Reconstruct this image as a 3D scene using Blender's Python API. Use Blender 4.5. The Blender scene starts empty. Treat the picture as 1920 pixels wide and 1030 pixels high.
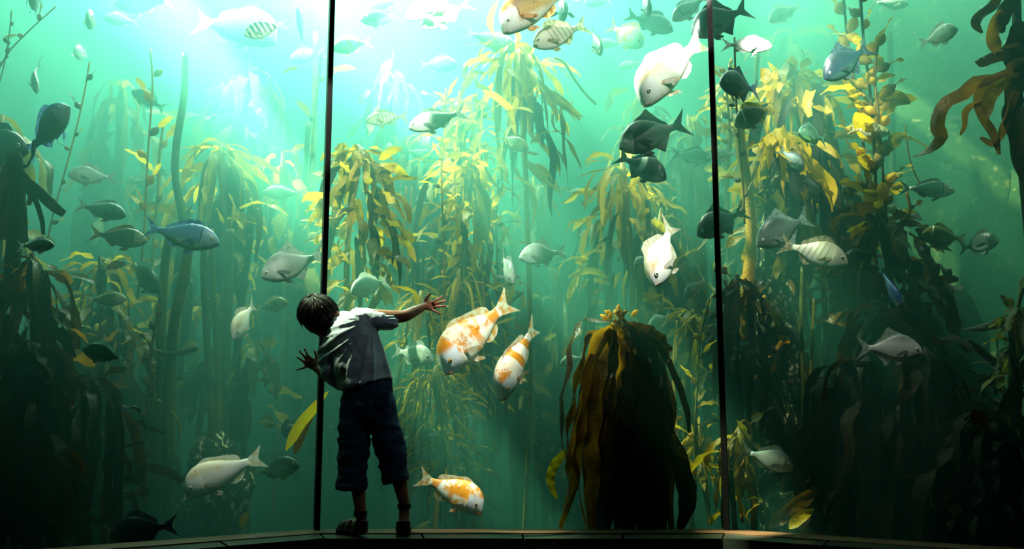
import bpy, bmesh, math, random
import numpy as np
from mathutils import Vector, Matrix, noise

R = random.Random(7)
scene = bpy.context.scene
COL = scene.collection
rad = math.radians
V = Vector

# ------------------------------------------------------------------ camera
F = 1800.0
PITCH = rad(8.54)
CAMZ = 0.51
cam = bpy.data.cameras.new('camera')
cam.sensor_width = 36.0
cam.lens = 36.0 * F / 1920.0
cam.clip_start = 0.05
cam.clip_end = 60
camo = bpy.data.objects.new('camera', cam)
COL.objects.link(camo)
camo.location = (0, 0, CAMZ)
camo.rotation_euler = (math.pi / 2 + PITCH, 0, 0)
scene.camera = camo

# ------------------------------------------------------------------ world, light, exposure
w = bpy.data.worlds.new('world')
scene.world = w
w.use_nodes = True
w.node_tree.nodes['Background'].inputs[0].default_value = (0.55, 0.75, 0.9, 1)
w.node_tree.nodes['Background'].inputs[1].default_value = 0.02

vs = scene.view_settings
vs.view_transform = 'Standard'
vs.look = 'None'
vs.exposure = 0.0
vs.gamma = 1.0
vs.use_curve_mapping = False
scene.cycles.volume_bounces = 0
scene.cycles.max_bounces = 4
scene.cycles.diffuse_bounces = 1
scene.cycles.transparent_max_bounces = 24
scene.cycles.sample_clamp_indirect = 3.0
scene.cycles.use_denoising = True


def lamp(name, kind, loc, target, energy, color, **kw):
    l = bpy.data.lights.new(name, kind)
    l.energy = energy
    l.color = color
    for k, v in kw.items():
        setattr(l, k, v)
    o = bpy.data.objects.new(name, l)
    COL.objects.link(o)
    o.location = loc
    o.rotation_euler = (V(target) - V(loc)).to_track_quat('-Z', 'Y').to_euler()
    return o


# daylight: unseen area lights added for glow and right side, sun between added slats
SURF = 5.4
ROOF = 5.6
lamp('added_sky_glow', 'AREA', (-1.9, 8.0, ROOF - 0.02), (-1.9, 8.0, 0), 15500, (1.0, 0.97, 0.91), shape='RECTANGLE', size=3.6, size_y=4.2)
lamp('added_sky_fill', 'AREA', (2.4, 6.9, ROOF - 0.02), (2.4, 6.9, 0), 1500, (1.0, 0.97, 0.88), shape='RECTANGLE', size=4.5, size_y=3.0)
SUN_TO = V((-0.58, 0.0, 0.81)).normalized()
lamp('sun', 'SUN', (0, 0, 9), V((0, 0, 9)) - SUN_TO, 300.0, (1.0, 0.92, 0.70), angle=rad(1.5))


def P(x, y, Y):
    """the point of the place at distance Y in front of the camera that is seen at x, y of the 1920 x 1030 frame"""
    u = (x - 960.0) / F
    v = (515.0 - y) / F
    t = Y / (math.cos(PITCH) - v * math.sin(PITCH))
    return V((u * t, Y, CAMZ + (math.sin(PITCH) + v * math.cos(PITCH)) * t))


def C(h):
    h = h.lstrip('#')
    out = []
    for i in (0, 2, 4):
        c = int(h[i:i + 2], 16) / 255.0
        out.append(c / 12.92 if c <= 0.04045 else ((c + 0.055) / 1.055) ** 2.4)
    return (out[0], out[1], out[2], 1.0)


# ------------------------------------------------------------------ node helpers
class NT:
    def __init__(self, name):
        self.m = bpy.data.materials.new(name)
        self.m.use_nodes = True
        self.t = self.m.node_tree
        self.t.nodes.clear()
        self.out = self.t.nodes.new('ShaderNodeOutputMaterial')

    def n(self, typ, ins=None, **props):
        nd = self.t.nodes.new('ShaderNode' + typ)
        for k, v in props.items():
            setattr(nd, k, v)
        for k, v in (ins or {}).items():
            s = nd.inputs[k]
            if hasattr(v, 'is_output') or isinstance(v, bpy.types.NodeSocket):
                self.t.links.new(v, s)
            else:
                s.default_value = v
        return nd

    def math(self, op, a, b=0.0, c=0.0):
        return self.n('Math', {0: a, 1: b, 2: c}, operation=op).outputs[0]

    def mix(self, fac, a, b):
        nd = self.n('Mix', data_type='RGBA')
        for k, v in ((0, fac), (6, a), (7, b)):
            if isinstance(v, bpy.types.NodeSocket):
                self.t.links.new(v, nd.inputs[k])
            else:
                nd.inputs[k].default_value = v
        return nd.outputs[2]

    def sstep(self, x, lo, hi):
        nd = self.n('MapRange', {0: x, 1: lo, 2: hi}, interpolation_type='SMOOTHSTEP')
        return nd.outputs[0]

    def done(self, shader, vol=None):
        if shader is not None:
            self.t.links.new(shader, self.out.inputs[0])
        if vol is not None:
            self.t.links.new(vol, self.out.inputs[1])
        return self.m


def plain(name, col, rough=0.6, spec=0.3, var=0.0, scale=8.0, bump=0.0, col2=None, thr=None, detail=5.0, drough=0.6):
    t = NT(name)
    c = col
    tc = t.n('TexCoord').outputs['Object']
    nz = t.n('TexNoise', {'Vector': tc, 'Scale': scale, 'Detail': detail, 'Roughness': drough}).outputs[0]
    if col2 is not None:
        fac = t.sstep(nz, thr[0], thr[1]) if thr else nz
        c = t.mix(fac, col, col2)
    elif var:
        c = t.mix(t.math('MULTIPLY', nz, var), col, (col[0] * 0.3, col[1] * 0.3, col[2] * 0.3, 1))
    b = t.n('BsdfPrincipled', {'Roughness': rough, 'Specular IOR Level': spec})
    if isinstance(c, bpy.types.NodeSocket):
        t.t.links.new(c, b.inputs['Base Color'])
    else:
        b.inputs['Base Color'].default_value = c
    if bump:
        bp = t.n('Bump', {'Height': nz, 'Strength': bump, 'Distance': 0.02})
        t.t.links.new(bp.outputs[0], b.inputs['Normal'])
    return t.done(b.outputs[0])


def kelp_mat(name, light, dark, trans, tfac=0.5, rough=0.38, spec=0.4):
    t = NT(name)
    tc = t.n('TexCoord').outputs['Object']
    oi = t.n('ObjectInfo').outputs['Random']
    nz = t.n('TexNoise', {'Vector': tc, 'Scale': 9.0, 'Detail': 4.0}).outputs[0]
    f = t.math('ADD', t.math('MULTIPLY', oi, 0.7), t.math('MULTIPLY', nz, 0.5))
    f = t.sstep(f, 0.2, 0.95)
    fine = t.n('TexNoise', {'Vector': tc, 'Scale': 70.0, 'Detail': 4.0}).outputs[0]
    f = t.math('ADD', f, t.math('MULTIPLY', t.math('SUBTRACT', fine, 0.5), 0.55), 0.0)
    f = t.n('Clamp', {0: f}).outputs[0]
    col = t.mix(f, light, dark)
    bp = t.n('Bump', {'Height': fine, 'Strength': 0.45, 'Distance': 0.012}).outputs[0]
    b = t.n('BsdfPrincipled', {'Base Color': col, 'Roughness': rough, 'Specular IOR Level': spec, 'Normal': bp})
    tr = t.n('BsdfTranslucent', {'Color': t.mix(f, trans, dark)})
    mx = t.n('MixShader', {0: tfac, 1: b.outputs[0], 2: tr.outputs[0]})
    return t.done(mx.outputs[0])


KGOLD = kelp_mat('kelp_gold', C('#ecbc18'), C('#7c660e'), C('#fbcf1c'), 0.5)
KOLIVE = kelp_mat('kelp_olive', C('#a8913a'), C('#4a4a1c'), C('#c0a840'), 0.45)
KBROWN = kelp_mat('kelp_brown', C('#7e5a14'), C('#30200a'), C('#b87c18'), 0.4, 0.3)
KDARK = kelp_mat('kelp_dark_shaded', C('#2c200a'), C('#0c0905'), C('#4a3008'), 0.3, 0.6, 0.15)  # near-black kelp: shade of inner blades and dark masses put into the colour
KSHADE = kelp_mat('kelp_olive_shaded', C('#5c5420'), C('#262810'), C('#7a6a24'), 0.35, 0.5, 0.2)  # darker olive for inner blades, shade inside the plants painted in
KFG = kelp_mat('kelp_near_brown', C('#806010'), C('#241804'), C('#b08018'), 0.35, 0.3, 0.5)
KSTEM = kelp_mat('kelp_stem', C('#b89a3a'), C('#4c5a2a'), C('#c8b040'), 0.25)
KSTEMY = kelp_mat('kelp_stem_yellow', C('#d8a42a'), C('#b07f1c'), C('#e8b83a'), 0.25)

MBLACK = plain('black_joint', C('#050505'), 0.5, 0.2)
MDARKWALL = plain('dark_paint', C('#0c0c0c'), 0.8, 0.1, var=0.4)
MFLOOR = plain('dark_carpet', C('#0b0b0c'), 0.95, 0.05, var=0.5, scale=40)
MSILL = plain('brown_sill', C('#4a3018'), 0.55, 0.3, var=0.6, scale=9, bump=0.2)
MNOSE = plain('green_black_stone', C('#22281f'), 0.3, 0.5, var=0.7, scale=12, bump=0.25)
MROCK = plain('dark_rock', C('#14150f'), 0.9, 0.15, scale=7, bump=0.8, col2=C('#3a3a2c'), thr=(0.5, 0.75))
MENCR = plain('barnacled_rock', C('#1c2418'), 0.9, 0.2, scale=22, bump=1.0, col2=C('#d8cfa0'), thr=(0.54, 0.66))
MPINK = plain('coralline_rock', C('#3a1f16'), 0.9, 0.2, scale=14, bump=1.0, col2=C('#d49a84'), thr=(0.45, 0.65))
MWALLR = plain('sun_speckled_wall_rock', C('#6c8c58'), 0.9, 0.1, scale=9, bump=0.8, col2=C('#fff0a0'), thr=(0.54, 0.62), detail=12.0, drough=0.8)  # yellow speckles are sun dapples painted into the rock colour
MSAND = plain('tank_sand', C('#3c4030'), 0.95, 0.1, var=0.5, scale=5, bump=0.4)
MBACK = plain('tank_back_paint', C('#1c4038'), 0.95, 0.05, var=0.4, scale=1.5)


# ------------------------------------------------------------------ object helpers
def tag(o, label=None, cat=None, group=None, kind=None):
    if label: o['label'] = label
    if cat: o['category'] = cat
    if group: o['group'] = group
    if kind: o['kind'] = kind
    return o


def mobj(name, verts, faces, mat, parent=None, smooth=True, loc=None):
    me = bpy.data.meshes.new(name)
    me.from_pydata([tuple(v) for v in verts], [], faces)
    if smooth:
        me.polygons.foreach_set('use_smooth', [True] * len(me.polygons))
    me.update()
    if mat is not None:
        me.materials.append(mat)
    o = bpy.data.objects.new(name, me)
    COL.objects.link(o)
    if parent is not None:
        o.parent = parent
    if loc is not None:
        o.location = loc
    return o


def empty(name, loc, label=None, cat=None, group=None):
    o = bpy.data.objects.new(name, None)
    o.empty_display_size = 0.1
    COL.objects.link(o)
    o.location = loc
    return tag(o, label, cat, group)


def prism(poly, z0, z1):
    n = len(poly)
    vs_ = [(x, y, z0) for x, y in poly] + [(x, y, z1) for x, y in poly]
    fs = [tuple(range(n - 1, -1, -1)), tuple(range(n, 2 * n))]
    fs += [(i, (i + 1) % n, n + (i + 1) % n, n + i) for i in range(n)]
    return vs_, fs


def box(x0, x1, y0, y1, z0, z1):
    return prism([(x0, y0), (x1, y0), (x1, y1), (x0, y1)], z0, z1)


def grid(f, nu, nv):
    vs_ = [f(i / nu, j / nv) for i in range(nu + 1) for j in range(nv + 1)]
    fs = [(i * (nv + 1) + j, (i + 1) * (nv + 1) + j, (i + 1) * (nv + 1) + j + 1, i * (nv + 1) + j + 1) for i in range(nu) for j in range(nv)]
    return vs_, fs


def spline(pts, n):
    """n + 1 points along a Catmull-Rom curve through pts"""
    pts = [V(p) for p in pts]
    if len(pts) == 2:
        return [pts[0].lerp(pts[1], i / n) for i in range(n + 1)]
    q = [pts[0] * 2 - pts[1]] + pts + [pts[-1] * 2 - pts[-2]]
    m = len(pts) - 1
    out = []
    for i in range(n + 1):
        u = min(i / n * m, m - 1e-6)
        k = int(u)
        t = u - k
        a, b, c, d = q[k:k + 4]
        out.append(0.5 * ((2 * b) + (c - a) * t + (2 * a - 5 * b + 4 * c - d) * t * t + (3 * b - a - 3 * c + d) * t ** 3))
    return out


def tube(pts, radii, seg=8, cap=True):
    n = len(pts)
    if not hasattr(radii, '__len__'):
        radii = [radii] * n
    vs_, fs = [], []
    ref = V((0.3, 1, 0.2)).normalized()
    for i, p in enumerate(pts):
        t = (pts[min(i + 1, n - 1)] - pts[max(i - 1, 0)]).normalized()
        a = t.cross(ref)
        if a.length < 1e-4:
            a = t.cross(V((1, 0, 0)))
        a.normalize()
        b = t.cross(a)
        for k in range(seg):
            an = 2 * math.pi * k / seg
            vs_.append(p + (a * math.cos(an) + b * math.sin(an)) * radii[i])
    for i in range(n - 1):
        for k in range(seg):
            k2 = (k + 1) % seg
            fs.append((i * seg + k, i * seg + k2, (i + 1) * seg + k2, (i + 1) * seg + k))
    if cap:
        fs.append(tuple(range(seg - 1, -1, -1)))
        fs.append(tuple((n - 1) * seg + k for k in range(seg)))
    return vs_, fs


def cat(*parts):
    vs_, fs = [], []
    for a, b in parts:
        o = len(vs_)
        vs_ += list(a)
        fs += [tuple(i + o for i in f) for f in b]
    return vs_, fs


# ------------------------------------------------------------------ the setting
M1, M2 = (-0.90, 4.56), (0.99, 4.56)
L1, L2 = (-2.437, 3.443), (-3.02, 1.64)
R1, R2 = (2.583, 3.525), (3.356, 1.79)
RING = [L2, L1, M1, M2, R1, R2]
GTOP = 3.3


def off(poly, d):
    """the open polyline poly moved d towards the tank (to its left when walked from L2 to R2)"""
    out = []
    n = len(poly)
    for i in range(n):
        ns = []
        for a, b in ((i - 1, i), (i, i + 1)):
            if a >= 0 and b < n:
                e = V((poly[b][0] - poly[a][0], poly[b][1] - poly[a][1]))
                ns.append(V((-e.y, e.x)).normalized())
        nn = sum(ns, V((0, 0))) / len(ns)
        nn /= nn.length_squared
        out.append((poly[i][0] + nn.x * d, poly[i][1] + nn.y * d))
    return out


def band(poly, d0, d1, z0, z1):
    a, b = off(poly, d0), off(poly, d1)
    return prism(a + b[::-1], z0, z1)


tg = NT('clear_acrylic')
GLASS = tg.done(tg.n('BsdfTransparent', {'Color': (0.975, 0.99, 0.98, 1)}).outputs[0])

for i, (a, b) in enumerate(((M1, M2), (L1, M1), (M2, R1), (L2, L1), (R1, R2))):
    av, bv = V(a), V(b)
    e = (bv - av).normalized() * 0.012
    seg_ = [tuple(av + e), tuple(bv - e)]
    tag(mobj('window_%d' % (i + 1), *band(seg_, 0.0, 0.05, 0.0, GTOP), GLASS, smooth=False), ['clear acrylic pane behind the child', 'clear acrylic pane left of the child', 'clear acrylic pane right of the dark kelp plant', 'far left clear acrylic pane', 'far right clear acrylic pane'][i], 'window', kind='structure')

# black silicone joints between the panes
TR = []
for i, p in enumerate((M1, M2, L1, R1)):
    pv = V(p)
    ang = {0: rad(18), 1: rad(-16.5), 2: rad(54), 3: rad(-49)}[i]
    ax, ay = V((math.cos(ang), math.sin(ang))), V((-math.sin(ang), math.cos(ang)))
    q = [pv + ax * s * 0.0125 + ay * t for s, t in ((-1, -0.006), (1, -0.006), (1, 0.056), (-1, 0.056))]
    tag(mobj('trim_%d' % (i + 1), *prism([tuple(k) for k in q], -0.02, GTOP), MBLACK, smooth=False), ['black vertical joint beside the child', 'black vertical joint right of the dark kelp plant', 'black vertical joint far left', 'black vertical joint far right'][i], 'joint', kind='structure')

# ledge the child stands on: brown sill against the glass, green-black stone nosing
tag(mobj('trim_5', *band(RING, -0.11, 0.05, -0.06, 0.0), MSILL, smooth=False), 'brown sill strip along the foot of the glass', 'sill', kind='structure')
nosing = tag(empty('trim_6', (0, 4.3, 0), 'dark stone ledge edge curving along the glass', 'ledge'), kind='structure')
for a, b in zip(RING[:-1], RING[1:]):
    av, bv = V(a), V(b)
    n = 4
    fa, fb = off([a, b], -0.11), off([a, b], -0.27)
    full = dict(zip(RING, zip(off(RING, -0.11), off(RING, -0.27))))
    A0, A1 = map(V, full[a]); B0, B1 = map(V, full[b])
    for k in range(n):
        t0, t1 = k / n + 0.003, (k + 1) / n - 0.003
        q = [A0.lerp(B0, t0), A0.lerp(B0, t1), A1.lerp(B1, t1), A1.lerp(B1, t0)]
        dz = R.uniform(-0.0015, 0.0015)
        vv, ff = prism([(p.x, p.y) for p in q], -0.06 + dz, -0.004 + dz)
        mobj('ledge_stone', [V(v) - V((0, 4.3, 0)) for v in vv], ff, MNOSE, nosing, smooth=False)
tag(mobj('wall_front', *band(RING, -0.25, 0.04, -0.45, -0.06), MDARKWALL, smooth=False), 'black wall below the glass', 'wall', kind='structure')
tag(mobj('wall_tank', *band(RING, 0.0, 0.05, -1.1, -0.45), MDARKWALL, smooth=False), 'tank wall below floor level', 'wall', kind='structure')
tag(mobj('wall_header', *band(RING, -0.1, 0.05, GTOP, SURF + 0.2), MDARKWALL, smooth=False), 'black wall above the glass', 'wall', kind='structure')
gal = [(p[0], p[1]) for p in RING]
gpoly = gal + [(3.4, -2.2), (-3.1, -2.2)]
tag(mobj('floor', *prism(gpoly, -0.55, -0.45), MFLOOR, smooth=False), 'dark carpeted gallery floor', 'floor', kind='structure')
tag(mobj('ceiling', *prism(gpoly, GTOP, GTOP + 0.1), MDARKWALL, smooth=False), 'dark gallery ceiling', 'ceiling', kind='structure')
tag(mobj('wall_rear', *box(-3.2, 3.5, -2.3, -2.2, -0.55, GTOP + 0.1), MDARKWALL, smooth=False), 'dark rear gallery wall', 'wall', kind='structure')
tag(mobj('wall_left', *prism([(-3.02, 1.64), (-3.1, -2.2), (-3.2, -2.2), (-3.12, 1.64)], -0.55, GTOP + 0.1), MDARKWALL, smooth=False), 'dark left gallery wall', 'wall', kind='structure')
tag(mobj('wall_right', *prism([(3.356, 1.79), (3.4, -2.2), (3.5, -2.2), (3.456, 1.79)], -0.55, GTOP + 0.1), MDARKWALL, smooth=False), 'dark right gallery wall', 'wall', kind='structure')

# unseen narrow spots, added to brighten fish and kelp through the glass
SPOTS = [
    (1825, 170, 4.45, 1.35, 120, 6.0),
    (100, 232, 4.60, -1.25, 150, 3.6),
    # frame x, y, distance of what it is aimed at; lamp x; energy; half angle
    (900, 622, 4.85, 0.5, 700, 4.4),
    (968, 668, 4.90, 0.75, 420, 5.0),
    (845, 915, 4.75, 0.10, 760, 4.6),
    (1258, 122, 4.85, 1.2, 170, 8.0),
    (1242, 472, 4.85, 1.0, 620, 4.5),
    (420, 885, 4.75, -1.05, 480, 5.5),
    (1010, 40, 4.95, 0.2, 150, 7.5),
    (345, 440, 4.85, -1.1, 200, 6.0),
    (465, 608, 5.10, -0.9, 380, 3.6),
    (552, 490, 5.00, -0.55, 240, 4.6),
    (1668, 655, 4.32, 1.35, 170, 4.6),
    (1530, 470, 4.80, 1.25, 200, 5.0),
    (1095, 650, 4.75, 0.45, 130, 4.6),
    (1450, 640, 5.30, 1.2, 420, 5.0),
    (830, 160, 5.80, -0.1, 1900, 11.0),
    (1520, 220, 5.40, 1.1, 2100, 10.0),
    (240, 250, 5.30, -0.9, 300, 10.0),
    (500, 60, 5.50, -0.6, 500, 8.0),
    (850, 600, 5.90, 0.45, 900, 7.0),
    (690, 370, 5.60, 0.0, 1000, 5.0),
    (1190, 400, 6.20, 0.9, 1200, 7.0),
    (420, 330, 6.00, -0.9, 450, 5.0),
]
for x_, y_, Y_, lx, e_, ha in SPOTS:
    tgt = P(x_, y_, Y_)
    src = V((lx, 3.62 if abs(lx) < 1.3 else 3.45, GTOP - 0.12))
    lamp('added_fill_spot', 'SPOT', src, tgt, e_, (1.0, 0.96, 0.84), spot_size=rad(ha * 2.6), spot_blend=0.5, shadow_soft_size=0.02)
# unseen fill lamp added for the shirt, behind the child to the right
lamp('added_shirt_fill', 'SPOT', (0.9, 2.7, GTOP - 0.1), (-0.65, 4.38, 0.8), 34, (0.75, 0.88, 1.0), spot_size=rad(26), spot_blend=.8, shadow_soft_size=.06)

# tank shell
TB = 13.0
tag(mobj('wall_back', *box(-7.2, 7.2, TB, TB + 0.2, -1.2, SURF + 0.2), MBACK, smooth=False), 'hazy green back wall of the tank', 'wall', kind='structure')
tag(mobj('wall_tank_left', *box(-7.2, -7.0, 1.2, TB, -1.2, SURF + 0.2), MBACK, smooth=False), 'left tank wall', 'wall', kind='structure')
tag(mobj('wall_tank_right', *box(7.0, 7.2, 1.2, TB, -1.2, SURF + 0.2), MBACK, smooth=False), 'right tank wall', 'wall', kind='structure')


def sand(u, v):
    x, y = -7 + 14 * u, 1.5 + 11.5 * v
    return (x, y, -1.05 + 0.18 * noise.noise(V((x * 0.7, y * 0.7, 0))))


tag(mobj('floor_tank', *grid(sand, 50, 40), MSAND), 'sandy tank bed', 'floor', kind='structure')


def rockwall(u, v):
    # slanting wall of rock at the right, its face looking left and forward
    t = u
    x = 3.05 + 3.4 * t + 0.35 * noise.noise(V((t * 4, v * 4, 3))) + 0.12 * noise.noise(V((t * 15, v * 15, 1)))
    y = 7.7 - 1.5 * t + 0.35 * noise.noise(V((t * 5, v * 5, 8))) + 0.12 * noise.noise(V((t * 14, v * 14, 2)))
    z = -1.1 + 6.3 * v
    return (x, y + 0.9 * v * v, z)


tag(mobj('wall_rock', *grid(rockwall, 60, 60), MWALLR), 'pale rock wall with painted sun speckles at the right rear', 'rock wall', kind='structure')

# unseen dark slats over the tank, added to cut the sun into shafts
roof = tag(empty('added_sun_slats', (0, 5, ROOF), 'added dark slats shaping the sun over the tank', 'roof'), kind='structure')
xs_ = -7.2
rr_ = random.Random(11)
while xs_ < 7.2:
    wb = 2.9 if xs_ < -6 else 3.6 if xs_ > 1.8 else rr_.uniform(.35, .8)
    vv, ff = box(xs_, xs_ + wb, -3.8, 8.2, 0, .15)
    mobj('sun_slat', vv, ff, MDARKWALL, roof, smooth=False)
    xs_ += wb + rr_.uniform(.35, .7)

PANES = []
for a, b in ((L1, M1), (M1, M2), (M2, R1)):
    e = (V(b) - V(a)).normalized()
    PANES.append((V(a), V((-e.y, e.x))))


def keep_in(p, d=0.085):
    """p moved to at least d behind the front of the panes"""
    k, n = max(((V((p.x, p.y)) - a).dot(n), i) for i, (a, n) in enumerate(PANES))
    if k < d:
        n = PANES[n][1]
        p = p + V((n.x, n.y, 0)) * (d - k)
    return p


# ------------------------------------------------------------------ the water
tw = NT('green_water')
sc_ = tw.n('VolumeScatter', {'Color': (0.21, 0.86, 0.66, 1), 'Density': 0.24, 'Anisotropy': 0.35})
ab_ = tw.n('VolumeAbsorption', {'Color': (0.15, 0.45, 0.335, 1), 'Density': 0.70})
WATER = tw.done(None, tw.n('AddShader', {0: sc_.outputs[0], 1: ab_.outputs[0]}).outputs[0])
wring = off(RING, 0.06)
wpoly = [(-6.99, 1.5), (-6.99, TB - 0.02), (6.99, TB - 0.02), (6.99, 1.5)] + [(wring[-1][0] + 0.02, 1.5)] + wring[::-1] + [(wring[0][0] - 0.02, 1.5)]
tag(mobj('water', *prism(wpoly[::-1], -1.0, SURF), WATER, smooth=False), 'hazy green water filling the tank', 'water', kind='structure')

# ------------------------------------------------------------------ fish
_TAB = {}


def curve(tab, s):
    if id(tab) not in _TAB:
        f = np.linspace(0, 1, 201)
        y = np.interp(f, [a for a, b in tab], [b for a, b in tab])
        k = np.array([1, 2, 3, 4, 3, 2, 1], float)
        yy = np.convolve(np.pad(y, 3, mode='edge'), k / k.sum(), 'valid')
        yy[:4] = y[:4]
        _TAB[id(tab)] = [float(v) for v in yy] + [float(yy[-1])]
    t = _TAB[id(tab)]
    u = min(max(s, 0.0), 1.0) * 200
    i = int(u)
    return t[i] + (t[i + 1] - t[i]) * (u - i)


SHAPES = {
    # H, W relative to total length; outlines relative to H
    'bream': dict(H=.40, W=.085, eye=.030, eyes=(.13, .62),
                  top=[(0, .0), (.03, .13), (.08, .26), (.15, .39), (.25, .50), (.37, .56), (.48, .55), (.62, .45), (.78, .27), (.9, .135), (1, .11)],
                  bot=[(0, -.06), (.03, -.13), (.1, -.24), (.2, -.35), (.35, -.43), (.5, -.43), (.63, -.36), (.78, -.21), (.9, -.11), (1, -.10)],
                  wid=[(0, .12), (.04, .38), (.1, .62), (.2, .88), (.33, 1), (.5, .93), (.68, .66), (.85, .32), (1, .16)],
                  dorsal=[(.30, 0), (.36, .07), (.5, .075), (.66, .06), (.82, .05), (.9, 0)], anal=[(.60, 0), (.65, .07), (.76, .05), (.88, 0)], fork=.10, span=.17),
    'galjoen': dict(H=.44, W=.085, eye=.024, eyes=(.12, .55),
                    top=[(0, -.02), (.03, .10), (.08, .22), (.16, .37), (.28, .50), (.42, .56), (.55, .52), (.68, .38), (.82, .19), (.92, .11), (1, .10)],
                    bot=[(0, -.08), (.03, -.15), (.1, -.26), (.2, -.36), (.35, -.43), (.5, -.43), (.63, -.35), (.78, -.2), (.9, -.11), (1, -.10)],
                    wid=[(0, .12), (.04, .4), (.1, .65), (.2, .9), (.33, 1), (.5, .93), (.68, .64), (.85, .3), (1, .16)],
                    dorsal=[(.36, 0), (.44, .03), (.50, .06), (.56, .13), (.64, .09), (.74, .05), (.86, .03), (.9, 0)], anal=[(.56, 0), (.60, .11), (.66, .08), (.78, .04), (.88, 0)], fork=.11, span=.20),
    'slim': dict(H=.325, W=.075, eye=.024, eyes=(.11, .60),
                 top=[(0, .0), (.03, .12), (.08, .25), (.15, .37), (.26, .48), (.38, .53), (.5, .50), (.65, .38), (.8, .22), (.92, .12), (1, .11)],
                 bot=[(0, -.07), (.03, -.15), (.1, -.28), (.2, -.38), (.35, -.47), (.5, -.47), (.65, -.37), (.8, -.2), (.92, -.11), (1, -.10)],
                 wid=[(0, .12), (.04, .38), (.1, .64), (.2, .88), (.33, 1), (.5, .93), (.68, .66), (.85, .32), (1, .16)],
                 dorsal=[(.28, 0), (.34, .045), (.5, .05), (.66, .04), (.82, .03), (.9, 0)], anal=[(.60, 0), (.65, .05), (.76, .035), (.88, 0)], fork=.12, span=.16),
    'cracker': dict(H=.385, W=.105, eye=.021, eyes=(.11, .50),
                    top=[(0, -.14), (.015, .0), (.04, .16), (.07, .28), (.12, .40), (.2, .50), (.32, .57), (.46, .54), (.6, .44), (.76, .28), (.9, .16), (1, .14)],
                    bot=[(0, -.30), (.02, -.35), (.08, -.40), (.2, -.44), (.35, -.46), (.5, -.43), (.63, -.36), (.78, -.24), (.9, -.14), (1, -.13)],
                    wid=[(0, .25), (.03, .48), (.08, .70), (.18, .93), (.3, 1), (.46, .95), (.64, .72), (.82, .40), (1, .2)],
                    dorsal=[(.30, 0), (.38, .04), (.55, .035), (.68, .05), (.78, .065), (.86, .05), (.9, 0)], anal=[(.62, 0), (.66, .05), (.76, .06), (.84, .04), (.88, 0)], fork=.085, span=.15),
}
BL = 0.80  # body share of the total length


def sx(s):
    return 0.5 - BL * s


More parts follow.
